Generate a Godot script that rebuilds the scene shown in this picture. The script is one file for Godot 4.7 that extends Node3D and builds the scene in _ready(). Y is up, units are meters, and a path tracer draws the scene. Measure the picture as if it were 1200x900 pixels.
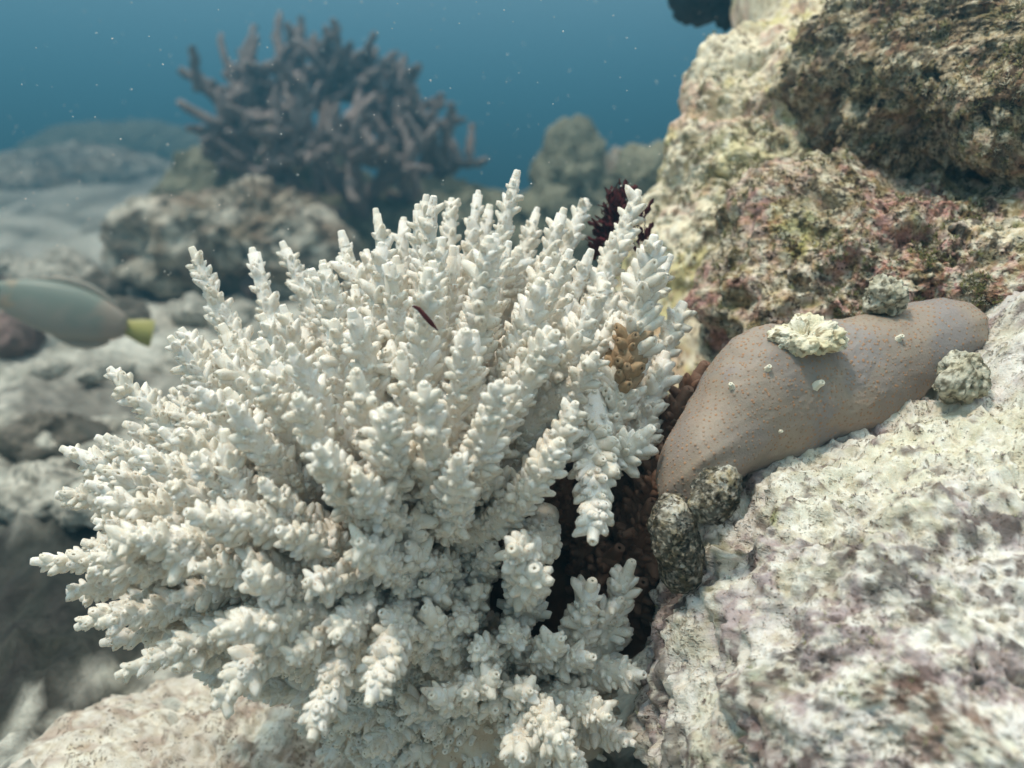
extends Node3D
# A bleached branching coral on a reef, shot underwater. Units are metres, y is up.

var rng := RandomNumberGenerator.new()
var used := {}
var M := {}
var n_big := FastNoiseLite.new()
var n_mid := FastNoiseLite.new()
var n_fine := FastNoiseLite.new()
var n_cell := FastNoiseLite.new()
var n_tone := FastNoiseLite.new()
var n_spot := FastNoiseLite.new()
const CAMERA_AT := Vector3(0, 0.36, 0)


func _ready() -> void:
	rng.seed = 7
	view_and_light()
	noises()
	materials()
	seabed()
	reef_rocks()
	print("rocks ", Time.get_ticks_msec())
	background_reef()
	print("background ", Time.get_ticks_msec())
	bleached_coral()
	print("coral ", Time.get_ticks_msec())
	brown_coral()
	encrusting_lump()
	red_seaweed()
	fish()
	small_things()
	print("done ", Time.get_ticks_msec())


func view_and_light() -> void:
	var cam := Camera3D.new()
	cam.name = "camera"
	cam.fov = 50.0
	cam.near = 0.01
	cam.far = 80.0
	cam.position = CAMERA_AT
	cam.rotation_degrees.x = -13.0
	var lens := CameraAttributesPhysical.new()
	lens.frustum_focal_length = 24.0
	lens.frustum_focus_distance = 0.385
	lens.exposure_aperture = 4.8
	cam.attributes = lens
	add_child(cam)
	cam.fov = 50.0
	var sky := ProceduralSkyMaterial.new()
	sky.sky_top_color = Color(3.0, 2.85, 2.65)
	sky.sky_horizon_color = Color(0.30, 0.49, 0.58)
	sky.sky_curve = 6.0
	sky.ground_bottom_color = Color(0.12, 0.22, 0.26)
	sky.ground_horizon_color = Color(0.30, 0.49, 0.58)
	sky.sun_angle_max = 1.0
	sky.sky_energy_multiplier = 1.0
	var e := Environment.new()
	e.background_mode = Environment.BG_SKY
	e.sky = Sky.new()
	e.sky.sky_material = sky
	e.tonemap_mode = Environment.TONE_MAPPER_LINEAR
	e.tonemap_exposure = 0.95
	e.sdfgi_enabled = true
	e.ssao_enabled = true
	e.ssil_enabled = true
	# the water scatters light mostly forwards
	e.volumetric_fog_enabled = true
	e.volumetric_fog_density = 0.28
	e.volumetric_fog_albedo = Color(0.43, 0.77, 0.93)
	e.volumetric_fog_anisotropy = 0.7
	var we := WorldEnvironment.new()
	we.name = "water_light"
	we.environment = e
	add_child(we)
	var sun := DirectionalLight3D.new()
	sun.name = "sun"
	sun.light_energy = 1.4
	sun.light_color = Color(1.0, 0.94, 0.86)
	sun.light_angular_distance = 6.0
	sun.shadow_enabled = true
	sun.rotation_degrees = Vector3(-67, -58, 0)
	add_child(sun)


func noises() -> void:
	for a in [[n_big, 11, 9.0, 4], [n_mid, 12, 38.0, 4], [n_fine, 13, 170.0, 3], [n_tone, 14, 24.0, 4], [n_spot, 15, 120.0, 3]]:
		var n: FastNoiseLite = a[0]
		n.noise_type = FastNoiseLite.TYPE_SIMPLEX_SMOOTH
		n.seed = a[1]
		n.frequency = a[2]
		n.fractal_type = FastNoiseLite.FRACTAL_FBM
		n.fractal_octaves = a[3]
		n.fractal_gain = 0.55
	n_cell.noise_type = FastNoiseLite.TYPE_CELLULAR
	n_cell.seed = 21
	n_cell.frequency = 42.0
	n_cell.cellular_return_type = FastNoiseLite.RETURN_DISTANCE
	n_cell.cellular_jitter = 1.0
	n_cell.fractal_type = FastNoiseLite.FRACTAL_NONE


# ---------------------------------------------------------------- materials

func noise_texture(freq: float, octaves: int, seed_: int, lo: float, hi: float, size := 512) -> ImageTexture:
	var n := FastNoiseLite.new()
	n.noise_type = FastNoiseLite.TYPE_SIMPLEX_SMOOTH
	n.seed = seed_
	n.frequency = freq
	n.fractal_type = FastNoiseLite.FRACTAL_FBM
	n.fractal_octaves = octaves
	n.fractal_gain = 0.6
	var im := n.get_seamless_image(size, size, false, false, 0.15, true)
	im.convert(Image.FORMAT_L8)
	var data := im.get_data()
	for i in data.size():
		data[i] = clampi(int((lo + (hi - lo) * data[i] / 255.0) * 255.0), 0, 255)
	return ImageTexture.create_from_image(Image.create_from_data(size, size, false, Image.FORMAT_L8, data))


func grey_noise(freq: float, octaves: int, seed_: int, size: int) -> PackedByteArray:
	var n := FastNoiseLite.new()
	n.noise_type = FastNoiseLite.TYPE_SIMPLEX_SMOOTH
	n.seed = seed_
	n.frequency = freq
	n.fractal_type = FastNoiseLite.FRACTAL_FBM
	n.fractal_octaves = octaves
	n.fractal_gain = 0.6
	var im := n.get_seamless_image(size, size, false, false, 0.12, true)
	im.convert(Image.FORMAT_L8)
	return im.get_data()


# The skin of a rock: grains, small pits that gather in clusters and thin stains. Returns [colour texture, height texture].
func crust(seed_: int, clusters: float, dark: Color, stain: Color, pale: Color) -> Array:
	var size := 768
	var a := grey_noise(0.011, 3, seed_, size)
	var b := grey_noise(0.075, 4, seed_ + 1, size)
	var c := grey_noise(0.26, 2, seed_ + 2, size)
	var e := grey_noise(0.03, 4, seed_ + 3, size)
	var col := PackedByteArray()
	var high := PackedByteArray()
	col.resize(size * size * 3)
	high.resize(size * size)
	for i in size * size:
		var cl := a[i] / 255.0
		var s := b[i] / 255.0
		var f := c[i] / 255.0
		var g := e[i] / 255.0
		var pit := smoothstep(0.60, 0.70, s + (cl - clusters) * 0.55)
		var k := pale.lerp(stain, clampf((g - 0.42) * 3.2, 0.0, 1.0)).lerp(dark, pit)
		var t := 0.90 + 0.2 * f
		col[i * 3] = clampi(int(255.0 * k.r * t), 0, 255)
		col[i * 3 + 1] = clampi(int(255.0 * k.g * t), 0, 255)
		col[i * 3 + 2] = clampi(int(255.0 * k.b * t), 0, 255)
		high[i] = clampi(int(255.0 * (0.30 + 0.45 * g + 0.18 * f + 0.2 * s - 0.45 * pit)), 0, 255)
	return [ImageTexture.create_from_image(Image.create_from_data(size, size, false, Image.FORMAT_RGB8, col)), ImageTexture.create_from_image(Image.create_from_data(size, size, false, Image.FORMAT_L8, high))]


func mat(called: String, c: Color, rough: float, vertex: bool) -> StandardMaterial3D:
	var m := StandardMaterial3D.new()
	m.resource_name = called
	m.albedo_color = Color(c.r, c.g, c.b).linear_to_srgb()
	m.roughness = rough
	m.metallic_specular = 0.3
	m.vertex_color_use_as_albedo = vertex
	return m


func relief(m: StandardMaterial3D, tex: Texture2D, per_metre: float, centimetres: float) -> void:
	m.uv1_triplanar = true
	m.uv1_world_triplanar = true
	m.uv1_scale = Vector3.ONE * per_metre
	m.heightmap_enabled = true
	m.heightmap_texture = tex
	m.heightmap_scale = centimetres


func materials() -> void:
	var grain := noise_texture(0.045, 5, 31, 0.0, 1.0)
	var tone := noise_texture(0.03, 5, 32, 0.62, 1.18)
	for a in [["rock", 9.0, 0.16], ["far_rock", 3.0, 0.6], ["sand", 3.0, 0.5]]:
		var m := mat(a[0], Color(1, 1, 1), 0.92, true)
		relief(m, grain, a[1], a[2])
		m.albedo_texture = tone
		M[a[0]] = m
	var pale_crust := crust(40, 0.68, Color(0.50, 0.44, 0.38), Color(0.90, 0.87, 0.82), Color(1, 1, 1))
	var turf_crust := crust(50, 0.46, Color(0.34, 0.28, 0.22), Color(0.78, 0.72, 0.60), Color(1, 1, 1))
	for a in [["wall_rock", pale_crust, 5.0, 0.16], ["turf_rock", turf_crust, 5.5, 0.3], ["front_rock", pale_crust, 6.0, 0.25]]:
		var m := mat(a[0], Color(1, 1, 1), 0.9, true)
		relief(m, a[1][1], a[2], a[3])
		m.albedo_texture = a[1][0]
		M[a[0]] = m
	var w := mat("bleached_skeleton", Color(0.94, 0.93, 0.905), 0.55, true)
	var film := crust(60, 0.80, Color(0.80, 0.68, 0.56), Color(0.985, 0.955, 0.915), Color(1, 1, 1))
	relief(w, film[1], 13.0, 0.05)
	w.albedo_texture = film[0]
	w.backlight_enabled = true
	w.backlight = Color(0.72, 0.70, 0.65)
	M.white = w
	var t := mat("tan_tissue", Color(0.36, 0.255, 0.16), 0.6, true)
	relief(t, grain, 30.0, 0.03)
	M.tan = t
	var b := mat("brown_tissue", Color(0.165, 0.095, 0.065), 0.55, true)
	relief(b, grain, 30.0, 0.03)
	M.brown = b
	var d := mat("dead_branch", Color(1, 1, 1), 0.95, true)
	relief(d, grain, 8.0, 0.3)
	d.albedo_texture = tone
	M.dead = d
	var s := mat("smooth_tissue", Color(1, 1, 1), 0.5, true)
	relief(s, grain, 22.0, 0.02)
	s.subsurf_scatter_enabled = true
	s.subsurf_scatter_strength = 0.1
	M.smooth = s
	M.shell = mat("shell", Color(0.72, 0.68, 0.56), 0.85, true)
	relief(M.shell, grain, 25.0, 0.06)
	var r := mat("red_blade", Color(0.075, 0.012, 0.014), 0.6, true)
	r.backlight_enabled = true
	r.backlight = Color(0.35, 0.08, 0.07)
	M.red = r
	var g := mat("turf", Color(1, 1, 1), 0.9, true)
	g.backlight_enabled = true
	g.backlight = Color(0.3, 0.32, 0.12)
	M.turf = g
	M.fish = mat("fish_skin", Color(1, 1, 1), 0.4, true)
	M.speck = mat("speck", Color(0.8, 0.8, 0.76), 0.8, false)


# ---------------------------------------------------------------- naming

func numbered(called: String) -> String:
	used[called] = used.get(called, -1) + 1
	return called if used[called] == 0 else "%s_%03d" % [called, used[called]]


func tag(o: Node3D, label: String, category: String, group := "", kind := "") -> Node3D:
	o.set_meta("label", label)
	o.set_meta("category", category)
	if group:
		o.set_meta("group", group)
	if kind:
		o.set_meta("kind", kind)
	return o


func thing(called: String, at: Vector3, label: String, category: String, group := "") -> Node3D:
	var o := Node3D.new()
	o.name = numbered(called)
	o.position = at
	add_child(o)
	return tag(o, label, category, group)


func part(called: String, mesh: Mesh, m: Material, parent: Node3D, at := Transform3D.IDENTITY) -> MeshInstance3D:
	var o := MeshInstance3D.new()
	o.name = called if parent != self else numbered(called)
	o.mesh = mesh
	o.material_override = m
	o.transform = at
	parent.add_child(o, true)
	return o


# ---------------------------------------------------------------- shapes

func mesh_of(v: PackedVector3Array, c: PackedColorArray, idx: PackedInt32Array) -> ArrayMesh:
	var a := []
	a.resize(Mesh.ARRAY_MAX)
	a[Mesh.ARRAY_VERTEX] = v
	a[Mesh.ARRAY_COLOR] = c
	a[Mesh.ARRAY_INDEX] = idx
	var st := SurfaceTool.new()
	st.create_from_arrays(a)
	st.generate_normals()
	return st.commit()


func ring_faces(rows: int, cols: int, idx: PackedInt32Array, turned := false) -> void:
	for i in rows - 1:
		var a := i * cols
		for j in cols:
			var k := (j + 1) % cols
			if turned:
				idx.append_array([a + j, a + cols + k, a + cols + j, a + j, a + k, a + cols + k])
				continue
			idx.append_array([a + j, a + cols + j, a + cols + k, a + j, a + cols + k, a + k])


# A tube along a path, its ends closed; front faces run clockwise.
func tube(path: PackedVector3Array, radii: PackedFloat32Array, sides: int, rough := 0.0, c := Color.WHITE, rough_size := 1.0) -> ArrayMesh:
	var v := PackedVector3Array()
	var col := PackedColorArray()
	var idx := PackedInt32Array()
	var t0 := (path[1] - path[0]).normalized()
	var u := t0.cross(Vector3(0.31, 0.9, 0.2)).normalized()
	for i in path.size():
		var t := (path[mini(i + 1, path.size() - 1)] - path[maxi(i - 1, 0)]).normalized()
		u = (u - t * u.dot(t)).normalized()
		var w := t.cross(u)
		for j in sides:
			var a := TAU * j / sides
			var n := u * cos(a) + w * sin(a)
			var p := path[i] + n * radii[i]
			if rough > 0.0:
				p += n * rough * n_fine.get_noise_3dv(p * rough_size)
			v.append(p)
			col.append(c)
	ring_faces(path.size(), sides, idx)
	var last := (path.size() - 1) * sides
	v.append(path[0])
	v.append(path[path.size() - 1])
	col.append(c)
	col.append(c)
	for j in sides:
		var k := (j + 1) % sides
		idx.append_array([v.size() - 2, j, k, v.size() - 1, last + k, last + j])
	return mesh_of(v, col, idx)


func ellipsoid_distance(p: Vector3, e: Dictionary) -> float:
	var q: Vector3 = e.turn * (p - e.at)
	var a: Vector3 = q / e.r
	var b: Vector3 = a / e.r
	var k0 := a.length()
	var k1 := b.length()
	return k0 * (k0 - 1.0) / maxf(k1, 1e-6)


func lobe(at: Vector3, r: Vector3, turn_degrees := Vector3.ZERO) -> Dictionary:
	return {"at": at, "r": r, "turn": Basis.from_euler(turn_degrees * PI / 180.0).inverse()}


func soft_union(p: Vector3, lobes: Array, k: float) -> float:
	var d := 1e9
	for e in lobes:
		var x := ellipsoid_distance(p, e)
		var h := clampf(0.5 + 0.5 * (x - d) / k, 0.0, 1.0) if d < 1e8 else 0.0
		d = lerpf(x, d, h) - k * h * (1.0 - h)
	return d


# The angle from the pole: most rows lie within the wide angle, a few close the back.
func polar(t: float, wide: float) -> float:
	if wide > 3.1:
		return PI * t
	return wide * pow(t / 0.93, 1.1) if t < 0.93 else lerpf(wide, PI, (t - 0.93) / 0.07)


# A solid rock: the skin of a soft union of lobes seen from a centre, roughened and pitted. The pole of its grid points along axis, where the grid is finest.
func rock_mesh(spec: Dictionary) -> ArrayMesh:
	var centre: Vector3 = spec.centre
	var axis: Vector3 = spec.axis.normalized()
	var side := axis.cross(Vector3.UP if absf(axis.y) < 0.9 else Vector3.RIGHT).normalized()
	var third := axis.cross(side)
	var rows: int = spec.rows
	var cols: int = spec.cols
	var wide: float = deg_to_rad(spec.get("wide", 180.0))
	var lobes: Array = spec.lobes
	var k: float = spec.get("soft", 0.03)
	var reach: float = spec.reach
	var big: float = spec.get("big", 0.012)
	var mid: float = spec.get("mid", 0.006)
	var fine: float = spec.get("fine", 0.0016)
	var cell: float = spec.get("cell", 0.0)
	var holes: float = spec.get("holes", cell)
	var zoom: float = spec.get("zoom", 1.0)
	var pits: Array = spec.get("pits", [])
	var step := 4
	var crows := rows / step + 2
	var ccols := cols / step
	var coarse := PackedFloat32Array()
	coarse.resize(crows * ccols)
	for i in crows:
		var th := polar(clampf(float(i * step) / (rows - 1), 0.0, 1.0), wide)
		for j in ccols:
			var ph := TAU * j / ccols
			var dir := axis * cos(th) + (side * cos(ph) + third * sin(ph)) * sin(th)
			var r := reach
			for n in 24:
				var d := soft_union(centre + dir * r, lobes, k)
				if d < 0.0004:
					break
				r -= d * 0.9
				if r < 0.01:
					r = 0.01
					break
			coarse[i * ccols + j] = r
	var v := PackedVector3Array()
	var c := PackedColorArray()
	var idx := PackedInt32Array()
	v.resize(rows * cols)
	c.resize(rows * cols)
	var paint: Callable = spec.paint
	for i in rows:
		var th := polar(float(i) / (rows - 1), wide)
		var fi := float(i) / step
		var i0 := int(fi)
		var ti := fi - i0
		for j in cols:
			var ph := TAU * j / cols
			var dir := axis * cos(th) + (side * cos(ph) + third * sin(ph)) * sin(th)
			var fj := float(j) / step
			var j0 := int(fj)
			var tj := fj - j0
			var j1 := (j0 + 1) % ccols
			j0 = j0 % ccols
			var r := lerpf(lerpf(coarse[i0 * ccols + j0], coarse[i0 * ccols + j1], tj), lerpf(coarse[(i0 + 1) * ccols + j0], coarse[(i0 + 1) * ccols + j1], tj), ti)
			var p := centre + dir * r
			var q := p * zoom
			var g := n_mid.get_noise_3dv(q)
			var h := big * n_big.get_noise_3dv(q) + mid * g + fine * n_fine.get_noise_3dv(q)
			if cell > 0.0:
				var e := n_cell.get_noise_3dv(q + Vector3(g, -g, g) * 0.02)
				var where := n_tone.get_noise_3dv(q)
				h -= cell * maxf(0.0, 0.55 + e) * clampf(0.5 + 2.5 * where, 0.0, 1.0)
				h -= holes * smoothstep(-0.66, -0.84, e) * smoothstep(0.02, 0.12, n_tone.get_noise_3dv(q * 0.8 + Vector3(8, 2, 5)))
			for pit in pits:
				var x: float = p.distance_to(pit[0]) / pit[1] + 0.45 * g
				if x < 1.0:
					h -= pit[2] * smoothstep(1.0, 0.45, x)
			p += dir * h
			v[i * cols + j] = p
			c[i * cols + j] = paint.call(p)
	ring_faces(rows, cols, idx, true)
	return mesh_of(v, c, idx)


# ---------------------------------------------------------------- colours of rock: matter in patches with ragged edges

func mix_patches(p: Vector3, base: Color, patches: Array, ragged := 0.6) -> Color:
	var c := base
	var n := n_tone.get_noise_3dv(p * 1.7) + 0.6 * n_spot.get_noise_3dv(p)
	for a in patches:
		var x: float = p.distance_to(a[0]) / a[1] + ragged * n
		if x < 1.0:
			c = c.lerp(a[2], smoothstep(1.0, 0.6, x) * a[3])
	return c


func two_tone(p: Vector3, a: Color, b: Color, size: float, sharp: float, bias := 0.0) -> Color:
	return a.lerp(b, clampf(0.5 + sharp * (n_tone.get_noise_3dv(p * size) + bias), 0.0, 1.0))


func specks(p: Vector3, c: Color, other: Color, size: float, level: float, amount: float) -> Color:
	return c.lerp(other, smoothstep(level, level + 0.12, n_spot.get_noise_3dv(p * size)) * amount)


# ---------------------------------------------------------------- the setting

func seabed_height(x: float, z: float) -> float:
	var away := Vector2(x, z).length()
	var y := 0.03 + 0.13 * smoothstep(0.6, 1.7, away) * smoothstep(0.4, -0.8, z) + 0.17 * smoothstep(2.4, 6.0, away)
	y += 0.22 * smoothstep(3.0, 6.0, -z) * smoothstep(-0.3, -2.6, x) + 0.35 * smoothstep(1.2, 3.0, x) * smoothstep(-0.5, -2.5, z)
	y += 0.10 * n_big.get_noise_2d(x * 0.12, z * 0.12) * smoothstep(0.5, 4.0, away)
	y += 0.035 * n_big.get_noise_2d(x * 0.5 + 3.0, z * 0.5)
	y += 0.020 * n_mid.get_noise_2d(x * 0.35, z * 0.35) + 0.006 * n_mid.get_noise_2d(x * 1.4, z * 1.4)
	return y


func seabed() -> void:
	var rows := 210
	var cols := 300
	var v := PackedVector3Array()
	var c := PackedColorArray()
	var idx := PackedInt32Array()
	for i in rows:
		var r := 0.03 * pow(16.0 / 0.03, float(i) / (rows - 1))
		for j in cols:
			var a := TAU * j / cols
			var p := Vector3(r * cos(a), 0, r * sin(a))
			p.y = seabed_height(p.x, p.z)
			v.append(p)
			var q := Vector3(p.x, 0, p.z)
			var k := two_tone(q * 0.35, Color(0.74, 0.71, 0.62), Color(0.38, 0.36, 0.30), 1.0, 1.6, -0.08)
			k = specks(q, k, Color(0.07, 0.065, 0.05), 0.35, 0.12, 0.7)
			k = specks(q + Vector3(5, 0, 0), k, Color(0.55, 0.52, 0.45), 0.4, 0.15, 0.7)
			# the dark turf that covers the bottom beside the coral
			k = mix_patches(q * 0.5, k, [[Vector3(-0.4035, 0.0516, -0.6062) * Vector3(0.5, 0, 0.5), 0.11, Color(0.022, 0.022, 0.018), 0.95], [Vector3(-0.5223, 0.1026, -1.0182) * Vector3(0.5, 0, 0.5), 0.09, Color(0.16, 0.14, 0.12), 0.7]])
			c.append(k)
	ring_faces(rows, cols, idx)
	var o := part("seabed", mesh_of(v, c, idx), M.sand, self)
	o.set_meta("kind", "structure")
	o.set_meta("label", "pale sand and rubble of the seabed around the coral")


# ---------------------------------------------------------------- the rocks near the coral

const CREAM := Color(0.60, 0.54, 0.42)
const SAND := Color(0.66, 0.62, 0.52)
const YELLOW := Color(0.56, 0.50, 0.20)
const PINK := Color(0.56, 0.32, 0.28)
const MAROON := Color(0.14, 0.055, 0.045)
const OLIVE := Color(0.13, 0.125, 0.05)
const DARK := Color(0.055, 0.043, 0.03)
const MAUVE := Color(0.36, 0.285, 0.295)


func paint_wall(p: Vector3) -> Color:
	var c := two_tone(p, Color(0.80, 0.73, 0.57), Color(0.70, 0.62, 0.46), 0.6, 1.6)
	c = c.lerp(YELLOW, 0.65 * smoothstep(0.04, 0.24, n_tone.get_noise_3dv(p * 0.6 + Vector3(4, 1, 0))))
	c = c.lerp(PINK, 0.5 * smoothstep(0.10, 0.30, n_tone.get_noise_3dv(p * 0.8 + Vector3(0, 7, 2))))
	c = mix_patches(p, c, [
		[Vector3(0.1212, 0.4026, -0.6102), 0.028, Color(0.17, 0.14, 0.07), 0.85], [Vector3(0.1430, 0.4310, -0.6322), 0.022, OLIVE, 0.7], [Vector3(0.1803, 0.4492, -0.6364), 0.016, OLIVE, 0.6],
		[Vector3(0.0871, 0.3554, -0.5942), 0.02, YELLOW, 0.6], [Vector3(0.1043, 0.3157, -0.5337), 0.04, PINK, 0.75], [Vector3(0.1114, 0.3005, -0.4994), 0.034, MAROON, 0.8], [Vector3(0.0997, 0.3362, -0.5590), 0.03, Color(0.55, 0.36, 0.27), 0.7],
		[Vector3(0.1741, 0.3810, -0.5796), 0.05, Color(0.66, 0.61, 0.40), 0.7], [Vector3(0.2104, 0.4228, -0.6098), 0.03, YELLOW, 0.6]])
	c = specks(p, c, Color(0.20, 0.14, 0.09), 0.5, 0.26, 0.7)
	c = specks(p + Vector3(3, 0, 1), c, Color(0.75, 0.71, 0.60), 0.8, 0.15, 0.7)
	return c


func paint_slope(p: Vector3) -> Color:
	var c := two_tone(p, Color(0.76, 0.69, 0.56), Color(0.60, 0.36, 0.33), 0.8, 1.8, -0.04)
	c = c.lerp(Color(0.26, 0.24, 0.09), 0.7 * smoothstep(0.08, 0.24, n_tone.get_noise_3dv(p * 1.3 + Vector3(9, 1, 0))))
	c = mix_patches(p, c, [
		[Vector3(0.2097, 0.3321, -0.4451), 0.034, PINK, 0.75], [Vector3(0.1679, 0.3224, -0.4532), 0.03, Color(0.50, 0.33, 0.27), 0.7], [Vector3(0.1782, 0.3089, -0.4295), 0.03, Color(0.38, 0.17, 0.13), 0.8], [Vector3(0.1335, 0.3123, -0.4611), 0.03, Color(0.52, 0.38, 0.30), 0.75],
		[Vector3(0.1192, 0.3283, -0.5058), 0.025, OLIVE, 0.8], [Vector3(0.1269, 0.3339, -0.4969), 0.02, Color(0.30, 0.29, 0.08), 0.7], [Vector3(0.1641, 0.3417, -0.4884), 0.02, Color(0.50, 0.50, 0.15), 0.7], [Vector3(0.1824, 0.3277, -0.4441), 0.02, OLIVE, 0.8],
		[Vector3(0.1071, 0.3017, -0.4689), 0.028, MAROON, 0.85], [Vector3(0.2437, 0.3164, -0.4210), 0.03, Color(0.30, 0.14, 0.12), 0.6], [Vector3(0.1791, 0.3586, -0.4923), 0.03, Color(0.42, 0.40, 0.26), 0.6]])
	c = specks(p, c, DARK, 0.6, 0.22, 0.8)
	c = specks(p + Vector3(3, 0, 1), c, Color(0.70, 0.66, 0.54), 0.9, 0.10, 0.8)
	return c


func paint_ledge(p: Vector3) -> Color:
	var c := two_tone(p, Color(0.60, 0.52, 0.39), Color(0.27, 0.21, 0.14), 0.9, 1.6, -0.12)
	c = c.lerp(Color(0.24, 0.21, 0.10), 0.6 * smoothstep(0.06, 0.24, n_tone.get_noise_3dv(p * 1.2 + Vector3(2, 1, 6))))
	c = c.lerp(Color(0.24, 0.12, 0.085), 0.6 * smoothstep(0.05, 0.25, n_tone.get_noise_3dv(p * 1.5 + Vector3(7, 3, 6))))
	c = mix_patches(p, c, [[Vector3(0.1916, 0.4369, -0.4591), 0.018, SAND, 0.6], [Vector3(0.2209, 0.4002, -0.4301), 0.016, SAND, 0.65], [Vector3(0.1716, 0.4121, -0.4841), 0.014, SAND, 0.6], [Vector3(0.2404, 0.4275, -0.4261), 0.016, CREAM, 0.5], [Vector3(0.2133, 0.4436, -0.4504), 0.02, Color(0.42, 0.40, 0.30), 0.6]], 1.0)
	c = specks(p + Vector3(3, 0, 1), c, Color(0.62, 0.57, 0.45), 0.6, 0.12, 0.85)
	c = specks(p, c, Color(0.05, 0.038, 0.028), 0.6, 0.16, 0.75)
	return c


func paint_front(p: Vector3) -> Color:
	var c := two_tone(p, Color(0.72, 0.70, 0.66), Color(0.55, 0.505, 0.495), 0.8, 1.8)
	c = c.lerp(MAUVE, 0.8 * smoothstep(0.03, 0.22, n_tone.get_noise_3dv(p * 0.9 + Vector3(1, 8, 3))))
	c = c.lerp(Color(0.10, 0.085, 0.08), 0.8 * smoothstep(0.16, 0.28, n_tone.get_noise_3dv(p * 0.9 + Vector3(4, 3, 9))))
	c = c.lerp(Color(0.54, 0.55, 0.36), 0.35 * smoothstep(0.08, 0.26, n_tone.get_noise_3dv(p * 1.0 + Vector3(6, 2, 3))))
	c = mix_patches(p, c, [
		[Vector3(0.1492, 0.2390, -0.3415), 0.05, Color(0.66, 0.64, 0.53), 0.75], [Vector3(0.1977, 0.2608, -0.3466), 0.045, Color(0.68, 0.65, 0.52), 0.75], [Vector3(0.1045, 0.2281, -0.3390), 0.014, Color(0.47, 0.50, 0.22), 0.8], [Vector3(0.0834, 0.2177, -0.3263), 0.016, Color(0.47, 0.50, 0.22), 0.6],
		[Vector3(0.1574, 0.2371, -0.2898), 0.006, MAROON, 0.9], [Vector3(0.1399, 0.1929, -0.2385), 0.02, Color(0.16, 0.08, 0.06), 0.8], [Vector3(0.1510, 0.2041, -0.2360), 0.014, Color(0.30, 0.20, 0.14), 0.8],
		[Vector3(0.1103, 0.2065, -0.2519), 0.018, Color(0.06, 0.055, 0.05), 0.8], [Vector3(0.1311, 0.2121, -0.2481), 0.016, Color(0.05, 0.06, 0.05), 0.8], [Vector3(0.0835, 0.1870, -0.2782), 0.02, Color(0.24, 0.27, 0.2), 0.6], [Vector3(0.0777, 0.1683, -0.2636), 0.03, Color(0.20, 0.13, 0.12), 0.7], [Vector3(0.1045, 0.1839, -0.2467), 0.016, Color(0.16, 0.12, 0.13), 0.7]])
	c = specks(p, c, Color(0.12, 0.085, 0.08), 0.5, 0.24, 0.75)
	c = specks(p + Vector3(3, 0, 1), c, Color(0.74, 0.72, 0.66), 0.8, 0.08, 0.7)
	return c


func paint_pale(p: Vector3) -> Color:
	var c := two_tone(p, Color(0.76, 0.71, 0.62), Color(0.60, 0.545, 0.48), 1.0, 1.8)
	c = c.lerp(Color(0.36, 0.25, 0.2), 0.6 * smoothstep(0.05, 0.25, n_tone.get_noise_3dv(p * 1.6 + Vector3(1, 8, 3))))
	c = mix_patches(p, c, [[Vector3(-0.2557, 0.0763, -0.4169), 0.014, Color(0.45, 0.40, 0.13), 0.8], [Vector3(-0.2189, 0.0744, -0.3856), 0.03, Color(0.45, 0.36, 0.27), 0.5]])
	return specks(p, c, Color(0.22, 0.16, 0.12), 0.6, 0.2, 0.6)


# A tuft of thread-like turf: five bent blades, a few millimetres high.
func tuft_mesh() -> ArrayMesh:
	var r := RandomNumberGenerator.new()
	r.seed = 88
	var st := SurfaceTool.new()
	for k in 6:
		var d := Vector3(r.randf_range(-1, 1), 1.1, r.randf_range(-1, 1)).normalized()
		var q := PackedVector3Array([Vector3.ZERO, d * 0.55 + Vector3(r.randf_range(-0.1, 0.1), 0, r.randf_range(-0.1, 0.1)), d + Vector3(r.randf_range(-0.3, 0.3), 0, r.randf_range(-0.3, 0.3))])
		st.append_from(tube(q, PackedFloat32Array([0.10, 0.085, 0.03]), 3, 0.0, Color.WHITE), 0, Transform3D.IDENTITY)
	return st.commit()


func turf_on(o: MeshInstance3D, tuft: ArrayMesh, count: int, tones: Array, size: float, r_seed: int) -> void:
	var a := o.mesh.surface_get_arrays(0)
	var v: PackedVector3Array = a[Mesh.ARRAY_VERTEX]
	var n: PackedVector3Array = a[Mesh.ARRAY_NORMAL]
	var r := RandomNumberGenerator.new()
	r.seed = r_seed
	var mm := MultiMesh.new()
	mm.transform_format = MultiMesh.TRANSFORM_3D
	mm.use_colors = true
	mm.mesh = tuft
	var spots := []
	for k in count * 12:
		var i := r.randi() % v.size()
		var p := v[i]
		if p.z > 0.0 or p.distance_to(CAMERA_AT) > 0.75 or n_tone.get_noise_3dv(p * 1.4 + Vector3(6, 6, 1)) < 0.06 + r.randf() * 0.12:
			continue
		var y := (n[i] + Vector3(r.randf_range(-0.5, 0.5), r.randf_range(-0.2, 0.6), r.randf_range(-0.5, 0.5))).normalized()
		var x := y.cross(Vector3(r.randf_range(-1, 1), 0.3, r.randf_range(-1, 1))).normalized()
		var s := size * r.randf_range(0.5, 1.3)
		spots.append(Transform3D(Basis(x * s, y * s, x.cross(y) * s), p - n[i] * 0.0004))
		if spots.size() == count:
			break
	mm.instance_count = spots.size()
	for i in spots.size():
		mm.set_instance_transform(i, spots[i])
		mm.set_instance_color(i, tones[r.randi() % tones.size()] * r.randf_range(0.7, 1.3))
	var t := MultiMeshInstance3D.new()
	t.name = "turf"
	t.multimesh = mm
	t.material_override = M.turf
	t.set_meta("kind", "stuff")
	o.add_child(t)


func rock(called: String, label: String, category: String, spec: Dictionary, m: Material, group := "") -> MeshInstance3D:
	var o := part(called, rock_mesh(spec), m, self)
	tag(o, label, category, group)
	return o


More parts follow.
